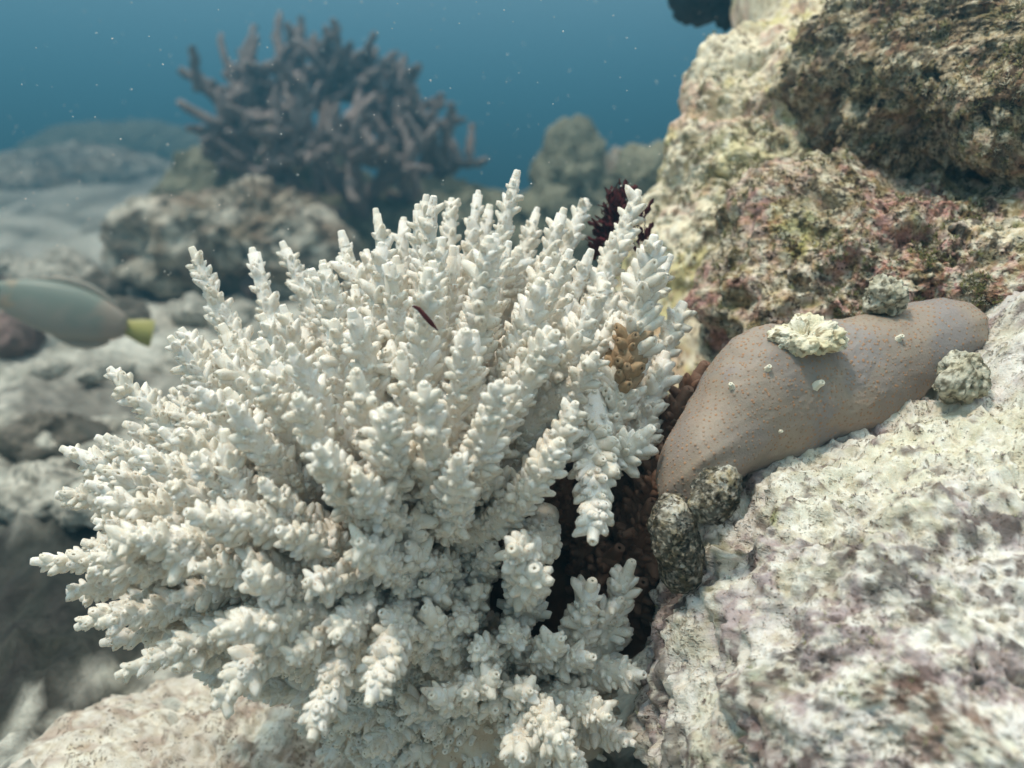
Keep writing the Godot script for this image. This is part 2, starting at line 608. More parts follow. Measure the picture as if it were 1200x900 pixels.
func reef_rocks() -> void:
	var wall := rock("reef_wall", "tall pale cream reef wall with yellow and pink crusts rising behind the white coral", "rock", {
		"centre": Vector3(0.2462, 0.3362, -0.7334), "axis": Vector3(-0.45, 0.25, 1), "rows": 250, "cols": 430, "wide": 112.0, "reach": 0.42, "soft": 0.04, "paint": paint_wall,
		"big": 0.030, "mid": 0.0075, "fine": 0.0016, "cell": 0.004, "holes": 0.008,
		"lobes": [lobe(Vector3(0.2189, 0.3915, -0.6846), Vector3(0.092, 0.12, 0.09), Vector3(0, 0, -26)), lobe(Vector3(0.1990, 0.2936, -0.6415), Vector3(0.11, 0.10, 0.10)), lobe(Vector3(0.3067, 0.5148, -0.7952), Vector3(0.11, 0.10, 0.10)), lobe(Vector3(0.1857, 0.1449, -0.6072), Vector3(0.13, 0.16, 0.12)), lobe(Vector3(0.4104, 0.3434, -0.7351), Vector3(0.16, 0.2, 0.13))],
		"pits": [[Vector3(0.1159, 0.2693, -0.5127), 0.03, 0.05]]}, M.wall_rock)
	var slope := rock("reef_slope", "lumpy reef rock crusted pink and olive below the brown ledge", "rock", {
		"centre": Vector3(0.2553, 0.2736, -0.5548), "axis": Vector3(-0.15, 0.35, 1), "rows": 250, "cols": 430, "wide": 112.0, "reach": 0.4, "soft": 0.03, "paint": paint_slope,
		"big": 0.028, "mid": 0.010, "fine": 0.0022, "cell": 0.005, "holes": 0.010,
		"lobes": [lobe(Vector3(0.2252, 0.3157, -0.5337), Vector3(0.075, 0.055, 0.07)), lobe(Vector3(0.1881, 0.3196, -0.5551), Vector3(0.05, 0.06, 0.06), Vector3(0, 0, -20)), lobe(Vector3(0.2959, 0.3071, -0.5112), Vector3(0.09, 0.055, 0.08)), lobe(Vector3(0.2321, 0.2171, -0.5417), Vector3(0.10, 0.10, 0.10)), lobe(Vector3(0.3192, 0.1718, -0.5313), Vector3(0.14, 0.14, 0.12)), lobe(Vector3(0.1581, 0.2924, -0.5437), Vector3(0.035, 0.05, 0.05))],
		"pits": [[Vector3(0.2285, 0.3460, -0.4586), 0.012, 0.012], [Vector3(0.2192, 0.3440, -0.4633), 0.009, 0.01]]}, M.turf_rock)
	var ledge := rock("reef_ledge", "brown pitted reef ledge jutting out above the pink slope", "rock", {
		"centre": Vector3(0.3018, 0.4602, -0.5979), "axis": Vector3(-0.2, -0.1, 1), "rows": 250, "cols": 430, "wide": 112.0, "reach": 0.4, "soft": 0.03, "paint": paint_ledge,
		"big": 0.032, "mid": 0.012, "fine": 0.0025, "cell": 0.012, "holes": 0.014,
		"lobes": [lobe(Vector3(0.2593, 0.4473, -0.5846), Vector3(0.055, 0.065, 0.07), Vector3(0, 0, -15)), lobe(Vector3(0.2959, 0.4229, -0.5379), Vector3(0.07, 0.05, 0.075)), lobe(Vector3(0.3424, 0.4998, -0.6070), Vector3(0.10, 0.09, 0.09)), lobe(Vector3(0.2350, 0.4150, -0.5874), Vector3(0.035, 0.045, 0.05)), lobe(Vector3(0.2819, 0.3916, -0.4845), Vector3(0.03, 0.02, 0.03))],
		"pits": [[Vector3(0.2075, 0.4121, -0.4636), 0.012, 0.022], [Vector3(0.2211, 0.4165, -0.4646), 0.010, 0.018], [Vector3(0.1859, 0.4377, -0.4900), 0.012, 0.015]]}, M.turf_rock)
	var front := rock("front_rock", "pale mauve and cream rock with a rough pitted face beside the white coral", "rock", {
		"centre": Vector3(0.2002, 0.0917, -0.3691), "axis": Vector3(-0.2, 0.55, 1), "rows": 250, "cols": 430, "wide": 112.0, "reach": 0.4, "soft": 0.035, "paint": paint_front,
		"big": 0.018, "mid": 0.011, "fine": 0.003, "cell": 0.007,
		"lobes": [lobe(Vector3(0.1658, 0.1448, -0.3608), Vector3(0.085, 0.085, 0.10)), lobe(Vector3(0.2337, 0.1808, -0.3794), Vector3(0.12, 0.083, 0.11), Vector3(0, 0, 14)), lobe(Vector3(0.1339, 0.1019, -0.3304), Vector3(0.07, 0.09, 0.08)), lobe(Vector3(0.1832, 0.1359, -0.2972), Vector3(0.09, 0.08, 0.08)), lobe(Vector3(0.3283, 0.2299, -0.4215), Vector3(0.11, 0.10, 0.11)), lobe(Vector3(0.2052, -0.0277, -0.3621), Vector3(0.2, 0.1, 0.16))],
		"pits": [[Vector3(0.1297, 0.2096, -0.2444), 0.012, 0.02], [Vector3(0.1161, 0.2094, -0.2526), 0.009, 0.012], [Vector3(0.1348, 0.1997, -0.2247), 0.02, 0.02], [Vector3(0.1236, 0.1934, -0.2335), 0.01, 0.014]]}, M.front_rock)
	rock("pale_rock", "pale sunlit rock lying under the drooping edge of the white coral", "rock", {
		"centre": Vector3(-0.1567, -0.0826, -0.4725), "axis": Vector3(-0.1, 0.75, 0.7), "rows": 130, "cols": 230, "reach": 0.5, "soft": 0.04, "paint": paint_pale,
		"big": 0.014, "mid": 0.008, "fine": 0.002, "cell": 0.005,
		"lobes": [lobe(Vector3(-0.1922, -0.0321, -0.4534), Vector3(0.11, 0.075, 0.11)), lobe(Vector3(-0.1007, -0.0395, -0.4620), Vector3(0.14, 0.075, 0.12)), lobe(Vector3(0.0114, -0.0692, -0.4654), Vector3(0.16, 0.09, 0.13)), lobe(Vector3(-0.2539, -0.0049, -0.4289), Vector3(0.05, 0.05, 0.05))]}, M.wall_rock)
	var tuft := tuft_mesh()
	turf_on(slope, tuft, 5000, [Color(0.17, 0.17, 0.06), Color(0.24, 0.23, 0.09), Color(0.14, 0.10, 0.06), Color(0.45, 0.42, 0.32)], 0.0026, 1)
	turf_on(ledge, tuft, 5000, [Color(0.22, 0.20, 0.09), Color(0.25, 0.18, 0.11), Color(0.30, 0.27, 0.14), Color(0.5, 0.46, 0.35)], 0.0028, 2)
	turf_on(wall, tuft, 2500, [Color(0.30, 0.28, 0.12), Color(0.40, 0.36, 0.22), Color(0.22, 0.16, 0.10)], 0.0028, 3)
	turf_on(front, tuft, 2500, [Color(0.48, 0.46, 0.38), Color(0.30, 0.24, 0.23), Color(0.36, 0.36, 0.20)], 0.0016, 4)


# ---------------------------------------------------------------- the reef behind

func paint_behind(p: Vector3) -> Color:
	var q := p * 0.35
	var c := two_tone(q, Color(0.72, 0.67, 0.56), Color(0.30, 0.24, 0.17), 1.3, 2.0)
	c = c.lerp(Color(0.20, 0.12, 0.075), 0.6 * smoothstep(0.05, 0.25, n_tone.get_noise_3dv(q * 1.6 + Vector3(1, 8, 3))))
	return specks(q, c, Color(0.06, 0.05, 0.04), 1.0, 0.12, 0.8)


func paint_olive(p: Vector3) -> Color:
	var q := p * 0.35
	var c := two_tone(q, Color(0.29, 0.28, 0.20), Color(0.15, 0.15, 0.10), 1.0, 2.0)
	return specks(q, c, Color(0.30, 0.28, 0.2), 1.0, 0.16, 0.7)


func paint_dark(p: Vector3) -> Color:
	return two_tone(p * 0.5, Color(0.035, 0.03, 0.028), Color(0.016, 0.014, 0.013), 1.0, 2.0)


func boulder(label: String, at: Vector3, r: Vector3, paint: Callable, extra: Array = [], pits: Array = [], called := "boulder") -> void:
	var lobes := [lobe(at, r)]
	lobes.append_array(extra)
	rock(called, label, "rock", {"centre": at, "axis": Vector3(0, 0.4, 1), "rows": 64, "cols": 96, "reach": 0.9, "soft": 0.06, "paint": paint, "big": 0.05, "mid": 0.035, "fine": 0.006, "cell": 0.02, "zoom": 0.35, "lobes": lobes, "pits": pits}, M.far_rock)


func background_reef() -> void:
	boulder("grey-olive boulder behind the mottled one, under the dead dark coral", Vector3(-0.5658, 0.3151, -1.9909), Vector3(0.24, 0.19, 0.2), paint_olive, [lobe(Vector3(-0.6891, 0.2779, -1.9310), Vector3(0.15, 0.15, 0.15))])
	boulder("mottled cream and brown boulder in front of the dead dark coral", Vector3(-0.5204, 0.2736, -1.6427), Vector3(0.17, 0.115, 0.14), paint_behind, [lobe(Vector3(-0.6798, 0.2586, -1.6187), Vector3(0.11, 0.085, 0.1)), lobe(Vector3(-0.3979, 0.2424, -1.6149), Vector3(0.09, 0.09, 0.1))], [[Vector3(-0.6917, 0.2604, -1.5165), 0.055, 0.06]])
	boulder("dark brown rock that carries the dead branching coral", Vector3(-0.2492, 0.2427, -1.8716), Vector3(0.26, 0.14, 0.16), paint_olive, [lobe(Vector3(-0.0767, 0.2707, -1.8781), Vector3(0.12, 0.10, 0.12))])
	boulder("upright olive-brown boulder between the white coral and open water", Vector3(0.1233, 0.3551, -1.7949), Vector3(0.085, 0.15, 0.10), paint_olive, [lobe(Vector3(0.0725, 0.2667, -1.7745), Vector3(0.12, 0.10, 0.1)), lobe(Vector3(0.1813, 0.2579, -1.7725), Vector3(0.12, 0.10, 0.1))])
	boulder("low pale boulder just behind the upright olive one", Vector3(0.2611, 0.3329, -2.1490), Vector3(0.11, 0.12, 0.1), paint_behind)
	boulder("small grey boulder close beside the tall reef wall", Vector3(0.2363, 0.3482, -1.5367), Vector3(0.07, 0.10, 0.08), paint_olive)
	boulder("smooth black rock perched above the edge of the reef wall", Vector3(0.2085, 0.5452, -0.8433), Vector3(0.052, 0.042, 0.05), paint_dark, [lobe(Vector3(0.2653, 0.5758, -0.8709), Vector3(0.06, 0.05, 0.06))], [], "dark_rock")
	boulder("low hazy reef mound far off across the sand", Vector3(-2.4310, 0.4167, -4.7341), Vector3(0.62, 0.2, 0.4), paint_behind, [lobe(Vector3(-2.6445, 0.3476, -4.5129), Vector3(0.5, 0.16, 0.4))], [], "reef_mound")
	boulder("farthest hazy reef mound, barely visible beyond the dead coral", Vector3(-2.5533, 0.5138, -5.7828), Vector3(0.9, 0.32, 0.4), paint_olive, [], [], "reef_mound")
	dead_coral()
	rubble()


func dead_coral() -> void:
	var root := Vector3(-0.3264, 0.2913, -1.8315)
	var t := thing("dead_branching_coral", root, "dead grey-brown branching coral on boulders, standing up against blue water", "coral")
	var r := RandomNumberGenerator.new()
	r.seed = 41
	var forks := [Vector3(-0.5917, 0.5080, -1.7994), Vector3(-0.5596, 0.5730, -1.8965), Vector3(-0.4703, 0.6066, -1.8838), Vector3(-0.3696, 0.5659, -1.8333), Vector3(-0.3018, 0.5386, -1.9091), Vector3(-0.2398, 0.4988, -1.8589), Vector3(-0.1713, 0.4693, -1.8110), Vector3(-0.4197, 0.4863, -1.6918), Vector3(-0.3022, 0.4454, -1.6823), Vector3(-0.2150, 0.4224, -1.7181), Vector3(-0.4644, 0.4224, -1.7181), Vector3(-0.4243, 0.5415, -2.0432), Vector3(-0.2930, 0.5908, -2.0546), Vector3(-0.1320, 0.4284, -1.8837)]
	var tips := [Vector3(-0.6853, 0.6092, -1.8023), Vector3(-0.6743, 0.5397, -1.7451), Vector3(-0.6290, 0.6965, -1.9045), Vector3(-0.5677, 0.7187, -1.9507), Vector3(-0.5092, 0.7475, -1.9368), Vector3(-0.4697, 0.7358, -1.9854), Vector3(-0.4298, 0.6965, -1.9045), Vector3(-0.4125, 0.6890, -1.9849), Vector3(-0.3575, 0.6536, -1.8741), Vector3(-0.3355, 0.6536, -1.9665), Vector3(-0.2518, 0.6639, -1.9175), Vector3(-0.2188, 0.6048, -1.9244), Vector3(-0.1803, 0.5519, -1.8301), Vector3(-0.1021, 0.5150, -1.8421), Vector3(-0.1572, 0.5173, -1.9350), Vector3(-0.0541, 0.4331, -1.8642), Vector3(-0.5814, 0.4224, -1.7181), Vector3(-0.2923, 0.3462, -1.5876), Vector3(-0.2063, 0.4034, -1.6316), Vector3(-0.4988, 0.6151, -1.7626), Vector3(-0.4197, 0.5926, -1.7163), Vector3(-0.3356, 0.5310, -1.6610), Vector3(-0.2686, 0.5517, -1.7069), Vector3(-0.6901, 0.6003, -1.9028), Vector3(-0.6300, 0.6808, -2.0240), Vector3(-0.5173, 0.6841, -2.0453), Vector3(-0.4819, 0.4808, -1.6187), Vector3(-0.3830, 0.4179, -1.5939), Vector3(-0.2344, 0.4501, -1.6218), Vector3(-0.1529, 0.4878, -1.7127), Vector3(-0.3964, 0.5955, -1.7991), Vector3(-0.3221, 0.5758, -1.7740), Vector3(-0.2236, 0.5397, -1.7451), Vector3(-0.4421, 0.5310, -1.6610)]
	for k in 105:
		var d := Vector3(r.randf_range(-1, 1), r.randf_range(-0.35, 1), r.randf_range(-0.9, 1)).normalized()
		tips.append(Vector3(-0.3852, 0.4712, -1.8422) + d * Vector3(0.27, 0.22, 0.19) * r.randf_range(0.75, 1.0))
	for f in forks:
		limb(t, root + Vector3(r.randf_range(-0.12, 0.06), 0.0, r.randf_range(-0.05, 0.05)), f, 0.022, 0.015, r, 0.03)
	for tip in tips:
		var best: Vector3 = forks[0]
		for f in forks:
			if f.distance_to(tip) < best.distance_to(tip) and f.distance_to(tip) > 0.05:
				best = f
		limb(t, best, tip, 0.0128, 0.0062, r, 0.03)
		if r.randf() < 0.8:
			var from: Vector3 = best.lerp(tip, r.randf_range(0.45, 0.75))
			var out: Vector3 = (tip - best).normalized() * 0.6 + Vector3(r.randf_range(-1, 1), r.randf_range(-0.2, 1), r.randf_range(-1, 1)).normalized()
			limb(t, from, from + out.normalized() * r.randf_range(0.04, 0.09), 0.0105, 0.0065, r, 0.006)


func limb(t: Node3D, a: Vector3, b: Vector3, r0: float, r1: float, r: RandomNumberGenerator, bow: float) -> void:
	var path := PackedVector3Array()
	var radii := PackedFloat32Array()
	var bend := Vector3(r.randf_range(-1, 1), r.randf_range(-1, 0.2), r.randf_range(-1, 1)) * bow
	for i in 11:
		var s := i / 9.0
		if i == 10:
			s = 1.0
		path.append(a.lerp(b, s) + bend * 4.0 * s * (1.0 - s) - t.position)
		radii.append(lerpf(r0, r1, s) if i < 9 else r1 * (0.7 if i == 9 else 0.25))
	path[10] += (path[10] - path[8]).normalized() * r1 * 0.5
	var k := r.randf_range(0.75, 1.2)
	part("branch", tube(path, radii, 10, 0.012, Color(0.30 * k, 0.245 * k, 0.225 * k), 0.5), M.dead, t)


func rubble() -> void:
	var r := RandomNumberGenerator.new()
	r.seed = 77
	var tones := [
		["pale", Color(0.70, 0.66, 0.57), Color(0.48, 0.45, 0.38)],
		["dark turf-covered", Color(0.14, 0.125, 0.10), Color(0.24, 0.21, 0.17)],
		["pinkish brown", Color(0.30, 0.21, 0.19), Color(0.18, 0.13, 0.11)]]
	var shapes := []
	for k in 9:
		var form: Array = [["rounded %s lump of rubble on the seabed behind the white coral", Vector3(0.05, 0.028, 0.038)], ["flat %s slab of rubble on the seabed behind the white coral", Vector3(0.062, 0.014, 0.045)], ["finger-shaped %s piece of rubble on the seabed behind the white coral", Vector3(0.075, 0.016, 0.018)]][k / 3]
		var tone: Array = tones[k % 3]
		var paint := func(p: Vector3) -> Color: return specks(p * 2.0, two_tone(p * 2.0, tone[1], tone[2], 1.0, 2.5), Color(0.07, 0.06, 0.05), 0.8, 0.15, 0.7)
		var spec := {"centre": Vector3.ZERO, "axis": Vector3.UP, "rows": 30, "cols": 44, "reach": 0.14, "soft": 0.02, "paint": paint, "big": 0.02, "mid": 0.014, "fine": 0.002, "zoom": 0.8,
			"lobes": [lobe(Vector3.ZERO, form[1]), lobe(Vector3(r.randf_range(-0.6, 0.6), 0.1, r.randf_range(-0.5, 0.5)) * form[1], form[1] * 0.6)]}
		shapes.append([rock_mesh(spec), form[0] % tone[0]])
	# rough places on the bottom between the coral and the boulders
	for k in 120:
		var away := 0.72 + 2.6 * pow(r.randf(), 1.5)
		var across := r.randf_range(-0.72, 0.25)
		var p := Vector3(across * away, 0, -away)
		if p.x > -0.05 and away < 1.2:
			continue
		p.y = seabed_height(p.x, p.z) + 0.006
		var s: Array = shapes[(r.randi() % 3) * 3 + (0 if r.randf() < 0.66 else 1 + r.randi() % 2)]
		var o := part("rubble_lump", s[0], M.far_rock, self)
		var size := r.randf_range(0.4, 1.2) * (0.75 + 0.35 * away)
		o.transform = Transform3D(Basis(Vector3.UP, r.randf() * TAU).scaled(Vector3.ONE * size), p)
		tag(o, s[1], "rubble", "coral rubble on the seabed")


# ---------------------------------------------------------------- branching corals with tubular cups

# One cup: a short bent tube with an oblique open mouth, its base at the origin, pointing along +y; +z is the side of the branch tip.
func cup_mesh(length: float, r: float, bend: float, oblique: float, c: Color, r_seed: int, sides := 6, pointed := false) -> ArrayMesh:
	var q := RandomNumberGenerator.new()
	q.seed = r_seed
	var profile := [[-0.25, 1.48], [0.3, 1.15], [0.9, 0.92], [1.0, 0.70], [0.92, 0.25]]
	if pointed:
		profile = [[-0.25, 1.85], [0.25, 1.42], [0.78, 0.92], [1.0, 0.60], [0.95, 0.2]]
	var v := PackedVector3Array()
	var col := PackedColorArray()
	var idx := PackedInt32Array()
	for i in profile.size():
		var s: float = profile[i][0]
		for j in sides:
			var a := TAU * j / sides
			var k := 1.0 + q.randf_range(-0.07, 0.07)
			var x: float = cos(a) * profile[i][1] * r * k
			var z: float = sin(a) * profile[i][1] * r * k * 0.92
			var y := s * length - oblique * z * clampf(s, 0.0, 1.0)
			z += bend * length * s * s * signf(s)
			v.append(Vector3(x, y, z))
			col.append(c)
	ring_faces(profile.size(), sides, idx, true)
	return mesh_of(v, col, idx)


# Builds a branch of a colony. Cups marked as single become sub-parts; the others are joined to the branch.
func coral_branch(t: Node3D, kit: Dictionary, base: Vector3, tip: Vector3, r: RandomNumberGenerator, opts := {}) -> void:
	var r0: float = opts.get("r0", 0.0066)
	var r1: float = opts.get("r1", 0.0034)
	var scale_: float = opts.get("scale", 1.0)
	var from: float = opts.get("from", 0.3)
	var singles: int = opts.get("singles", 0)
	var here := t.position
	var long := base.distance_to(tip)
	var bow: Vector3 = opts.get("bow", Vector3(0, -0.10, 0)) * long + Vector3(r.randf_range(-1, 1), r.randf_range(-1, 1), r.randf_range(-1, 1)) * long * 0.05
	var steps := 18
	var path := PackedVector3Array()
	var radii := PackedFloat32Array()
	for i in steps + 1:
		var s := float(i) / steps
		if opts.has("via"):
			path.append(base.lerp(opts.via, s).lerp(opts.via.lerp(tip, s), s) + bow * 4.0 * s * (1.0 - s) - here)
		else:
			path.append(base.lerp(tip, s) + bow * 4.0 * s * (1.0 - s) - here)
		radii.append(lerpf(r0, r1, pow(s, 2.2)) * (1.0 + 0.12 * sin(s * 9.0 + r0 * 9000.0)))
	var c: Color = kit.tones[r.randi() % kit.tones.size()]
	var st := SurfaceTool.new()
	st.append_from(tube(path, radii, 12, 0.0012, c), 0, Transform3D.IDENTITY)
	var tan_st: SurfaceTool = null
	var mark: Array = opts.get("tan", [])
	var singled := []
	var travelled := from * long
	var turn := r.randf() * TAU
	var whorl := 0.0047 * scale_
	var eye := CAMERA_AT - here
	while travelled < long - 0.002:
		var s := travelled / long
		var f := s * steps
		var i := mini(int(f), steps - 1)
		var p := path[i].lerp(path[i + 1], f - i)
		var ax := (path[i + 1] - path[i]).normalized()
		var rad := lerpf(radii[i], radii[i + 1], f - i)
		var u := ax.cross(Vector3(0.3, 0.2, 0.9)).normalized()
		var w := ax.cross(u)
		var count := maxi(3, int(round(TAU * (rad + 0.0012) / (0.0056 * scale_))))
		turn += PI / count + r.randf_range(-0.2, 0.2)
		for n in count:
			var a := turn + TAU * n / count + r.randf_range(-0.3, 0.3)
			var out := u * cos(a) + w * sin(a)
			if out.dot((eye - p).normalized()) < -0.6:
				continue
			var lean: float = lerpf(1.0, 1.28, s) + r.randf_range(-0.4, 0.3)
			var y := (out * cos(lean * 0.62) + ax * sin(lean * 0.62)).normalized()
			var x := ax.cross(out).normalized()
			var z := x.cross(y).normalized()
			var size := scale_ * r.randf_range(0.58, 1.3) * (0.55 + 0.45 * smoothstep(from - 0.05, from + 0.25, s)) * (1.0 - 0.22 * smoothstep(0.9, 1.0, s))
			if r.randf() < 0.05:
				size *= 0.55
			var at := p + out * (rad - 0.0016) + ax * r.randf_range(-0.0022, 0.0022)
			var xf := Transform3D(Basis(x * size, y * size * r.randf_range(0.85, 1.35), z * size), at)
			var mesh: ArrayMesh = kit.points[r.randi() % 10] if r.randf() < smoothstep(0.2, 0.65, s) else kit.cups[r.randi() % 10]
			if mark and (at + here).distance_to(mark[0]) < mark[1] * r.randf_range(0.75, 1.1):
				if tan_st == null:
					tan_st = SurfaceTool.new()
				tan_st.append_from(mesh, 0, xf)
			elif singles > 0 and s > 0.55 and out.dot((eye - p).normalized()) > 0.45:
				singles -= 1
				singled.append([mesh, xf])
			else:
				st.append_from(mesh, 0, xf)
		travelled += whorl * r.randf_range(0.88, 1.12)
	var b := part("branch", st.commit(), kit.material, t)
	for a in singled:
		part("cup", a[0], kit.material, b, a[1])
	if tan_st:
		var piece := PackedVector3Array()
		var wide := PackedFloat32Array()
		for i in steps + 1:
			if (path[i] + here).distance_to(mark[0]) < mark[1]:
				piece.append(path[i])
				wide.append(radii[i] + 0.0003)
		if piece.size() > 2:
			tan_st.append_from(tube(piece, wide, 12, 0.0012), 0, Transform3D.IDENTITY)
		part("tan_tissue", tan_st.commit(), M.tan, b)
	var ay := (path[steps] - path[steps - 2]).normalized()
	var axx := ay.cross(Vector3(0.3, 0.1, 0.9)).normalized()
	var k := r1 / 0.0026 * r.randf_range(0.9, 1.1)
	part("tip_cup", kit.tip[r.randi() % kit.tip.size()], kit.material, b, Transform3D(Basis(axx * k, ay * k * r.randf_range(0.65, 1.1), axx.cross(ay) * k), path[steps] - ay * 0.003))


func cup_kit(tones: Array, m: Material) -> Dictionary:
	var cups := []
	var tip := []
	var points := []
	for i in 10:
		points.append(cup_mesh(0.0046 + 0.0005 * (i % 4), 0.0019 + 0.00014 * (i % 3), 0.12 + 0.07 * (i % 4), 0.9 + 0.25 * (i % 3), tones[i % tones.size()], 300 + i, 6, true))
		cups.append(cup_mesh(0.0046 + 0.0005 * (i % 4), 0.0019 + 0.00012 * (i % 3), 0.16 + 0.05 * (i % 3), 0.55 + 0.15 * (i % 3), tones[i % tones.size()], 100 + i))
	for i in 3:
		tip.append(cup_mesh(0.0070, 0.0019, 0.03, 0.05, tones[i % tones.size()], 200 + i, 12))
	return {"cups": cups, "points": points, "tip": tip, "tones": tones, "material": m}


func bleached_coral() -> void:
	var centre := Vector3(-0.0490, 0.1873, -0.4014)
	var foot := Vector3(-0.0069, 0.1026, -0.3973)
	var t := thing("bleached_coral", Vector3(0.0089, 0.1157, -0.3849), "large bleached white branching coral with stubby tubular cups against the reef rock", "coral")
	var kit := cup_kit([Color(1, 1, 1), Color(0.97, 0.95, 0.90), Color(1, 0.985, 0.96), Color(0.95, 0.93, 0.88)], M.white)
	var r := RandomNumberGenerator.new()
	r.seed = 5
	var core := {"centre": Vector3(-0.0606, 0.1225, -0.4070), "axis": Vector3(-0.3, 0.3, 1), "rows": 70, "cols": 110, "reach": 0.2, "soft": 0.03, "big": 0.01, "mid": 0.006, "fine": 0.002,
		"paint": func(p: Vector3) -> Color: return two_tone(p, Color(0.90, 0.84, 0.74), Color(0.72, 0.60, 0.48), 1.5, 1.5),
		"lobes": [lobe(Vector3(-0.0676, 0.1853, -0.4061), Vector3(0.034, 0.04, 0.036)), lobe(Vector3(-0.0738, 0.1476, -0.4077), Vector3(0.042, 0.04, 0.036)), lobe(Vector3(0.0000, 0.0884, -0.3991), Vector3(0.06, 0.030, 0.04)), lobe(Vector3(-0.0613, 0.1014, -0.4073), Vector3(0.06, 0.04, 0.04))]}
	var core_mesh := rock_mesh(core)
	var root := part("base", core_mesh, M.white, t, Transform3D(Basis.IDENTITY, -t.position))
	cups_on(root, kit, 3200, r)
	var upper := [
		Vector3(-0.1619, 0.3300, -0.4241), Vector3(-0.1382, 0.3290, -0.4444), Vector3(-0.1240, 0.3306, -0.4550), Vector3(-0.0985, 0.3245, -0.4331), Vector3(-0.0903, 0.3370, -0.4463), Vector3(-0.0793, 0.3278, -0.4544), Vector3(-0.0708, 0.3497, -0.4389), Vector3(-0.0592, 0.3456, -0.4585), Vector3(-0.0450, 0.3562, -0.4404), Vector3(-0.0331, 0.3551, -0.4607), Vector3(-0.0182, 0.3596, -0.4515), Vector3(-0.0129, 0.3513, -0.4701), Vector3(0.0018, 0.3675, -0.4430), Vector3(0.0133, 0.3494, -0.4697), Vector3(0.0263, 0.3497, -0.4389), Vector3(0.0410, 0.3559, -0.4712), Vector3(0.0646, 0.3579, -0.4408), Vector3(0.0718, 0.3355, -0.4254), Vector3(0.0792, 0.3257, -0.4231),
		Vector3(-0.1563, 0.2937, -0.3747), Vector3(-0.1631, 0.2922, -0.4051), Vector3(-0.1354, 0.2955, -0.3854), Vector3(-0.1891, 0.2778, -0.3813), Vector3(-0.2083, 0.2431, -0.3681), Vector3(-0.1981, 0.2430, -0.3835), Vector3(-0.1848, 0.2162, -0.3465), Vector3(-0.2120, 0.1991, -0.3426), Vector3(-0.1910, 0.1736, -0.3316), Vector3(-0.1870, 0.1586, -0.3435),
		Vector3(-0.1061, 0.2398, -0.2955), Vector3(-0.1231, 0.2141, -0.3050), Vector3(-0.1026, 0.2891, -0.3223), Vector3(-0.0803, 0.2840, -0.3006), Vector3(-0.0699, 0.2683, -0.2867), Vector3(-0.0458, 0.2822, -0.2950), Vector3(-0.0185, 0.3066, -0.3212), Vector3(-0.0112, 0.3263, -0.3617), Vector3(-0.0049, 0.2891, -0.3069), Vector3(0.0143, 0.3033, -0.3410), Vector3(-0.0374, 0.3186, -0.3804), Vector3(-0.0643, 0.3055, -0.3620), Vector3(-0.1157, 0.3025, -0.3819), Vector3(-0.0451, 0.2948, -0.3288), Vector3(0.0389, 0.3078, -0.3728), Vector3(0.0166, 0.3266, -0.4028), Vector3(-0.0021, 0.3340, -0.4148), Vector3(-0.0297, 0.3299, -0.4138), Vector3(-0.0574, 0.3257, -0.4129), Vector3(-0.0569, 0.2575, -0.2894), Vector3(0.0392, 0.3291, -0.4239), Vector3(0.0535, 0.3327, -0.4350), Vector3(0.0219, 0.3142, -0.3846), Vector3(0.0330, 0.2965, -0.3702), Vector3(0.0078, 0.3135, -0.3741)]
	var lower := [
		Vector3(-0.1719, 0.1435, -0.3554), Vector3(-0.1626, 0.1148, -0.3847), Vector3(-0.1229, 0.1629, -0.3291), Vector3(-0.1203, 0.1135, -0.3844), Vector3(-0.0802, 0.0983, -0.3809), Vector3(-0.0535, 0.0809, -0.3769), Vector3(-0.0980, 0.0766, -0.3759), Vector3(-0.0178, 0.0744, -0.3754), Vector3(-0.0338, 0.1493, -0.3157), Vector3(-0.0197, 0.1522, -0.3133), Vector3(-0.0529, 0.1876, -0.3143), Vector3(-0.0363, 0.1876, -0.3194), Vector3(0.0191, 0.1433, -0.2938), Vector3(0.0043, 0.1309, -0.3012), Vector3(0.0345, 0.1572, -0.3329), Vector3(0.0418, 0.1373, -0.3180), Vector3(0.0583, 0.1441, -0.3401), Vector3(0.0208, 0.1673, -0.3301), Vector3(0.0499, 0.1743, -0.3522), Vector3(0.0000, 0.1710, -0.3310), Vector3(-0.0149, 0.1663, -0.3248), Vector3(-0.1007, 0.1809, -0.3281), Vector3(-0.0725, 0.1965, -0.3214), Vector3(-0.1114, 0.0896, -0.3789), Vector3(-0.0713, 0.0766, -0.3759), Vector3(0.0075, 0.1482, -0.3206), Vector3(-0.0077, 0.1348, -0.3277), Vector3(0.0298, 0.1154, -0.3130), Vector3(-0.0356, 0.0679, -0.3739), Vector3(0.0551, 0.1134, -0.3331), Vector3(-0.0839, 0.1053, -0.3569), Vector3(-0.0622, 0.1117, -0.3532), Vector3(-0.0412, 0.1065, -0.3499), Vector3(-0.0246, 0.1116, -0.3480), Vector3(-0.0546, 0.0877, -0.3528), Vector3(-0.0765, 0.0823, -0.3567), Vector3(-0.1290, 0.1137, -0.3691), Vector3(0.0149, 0.1191, -0.3138)]
	var stubs := [Vector3(-0.0215, 0.2108, -0.3535), Vector3(-0.0085, 0.2050, -0.3460), Vector3(-0.0305, 0.2010, -0.3410), Vector3(-0.0154, 0.1862, -0.3417), Vector3(-0.0383, 0.1927, -0.3329), Vector3(-0.0224, 0.1772, -0.3273), Vector3(-0.0268, 0.2301, -0.3497), Vector3(-0.0429, 0.2162, -0.3209), Vector3(-0.0547, 0.2225, -0.3069)]
	var around := Vector3(0.180, 0.176, 0.135)
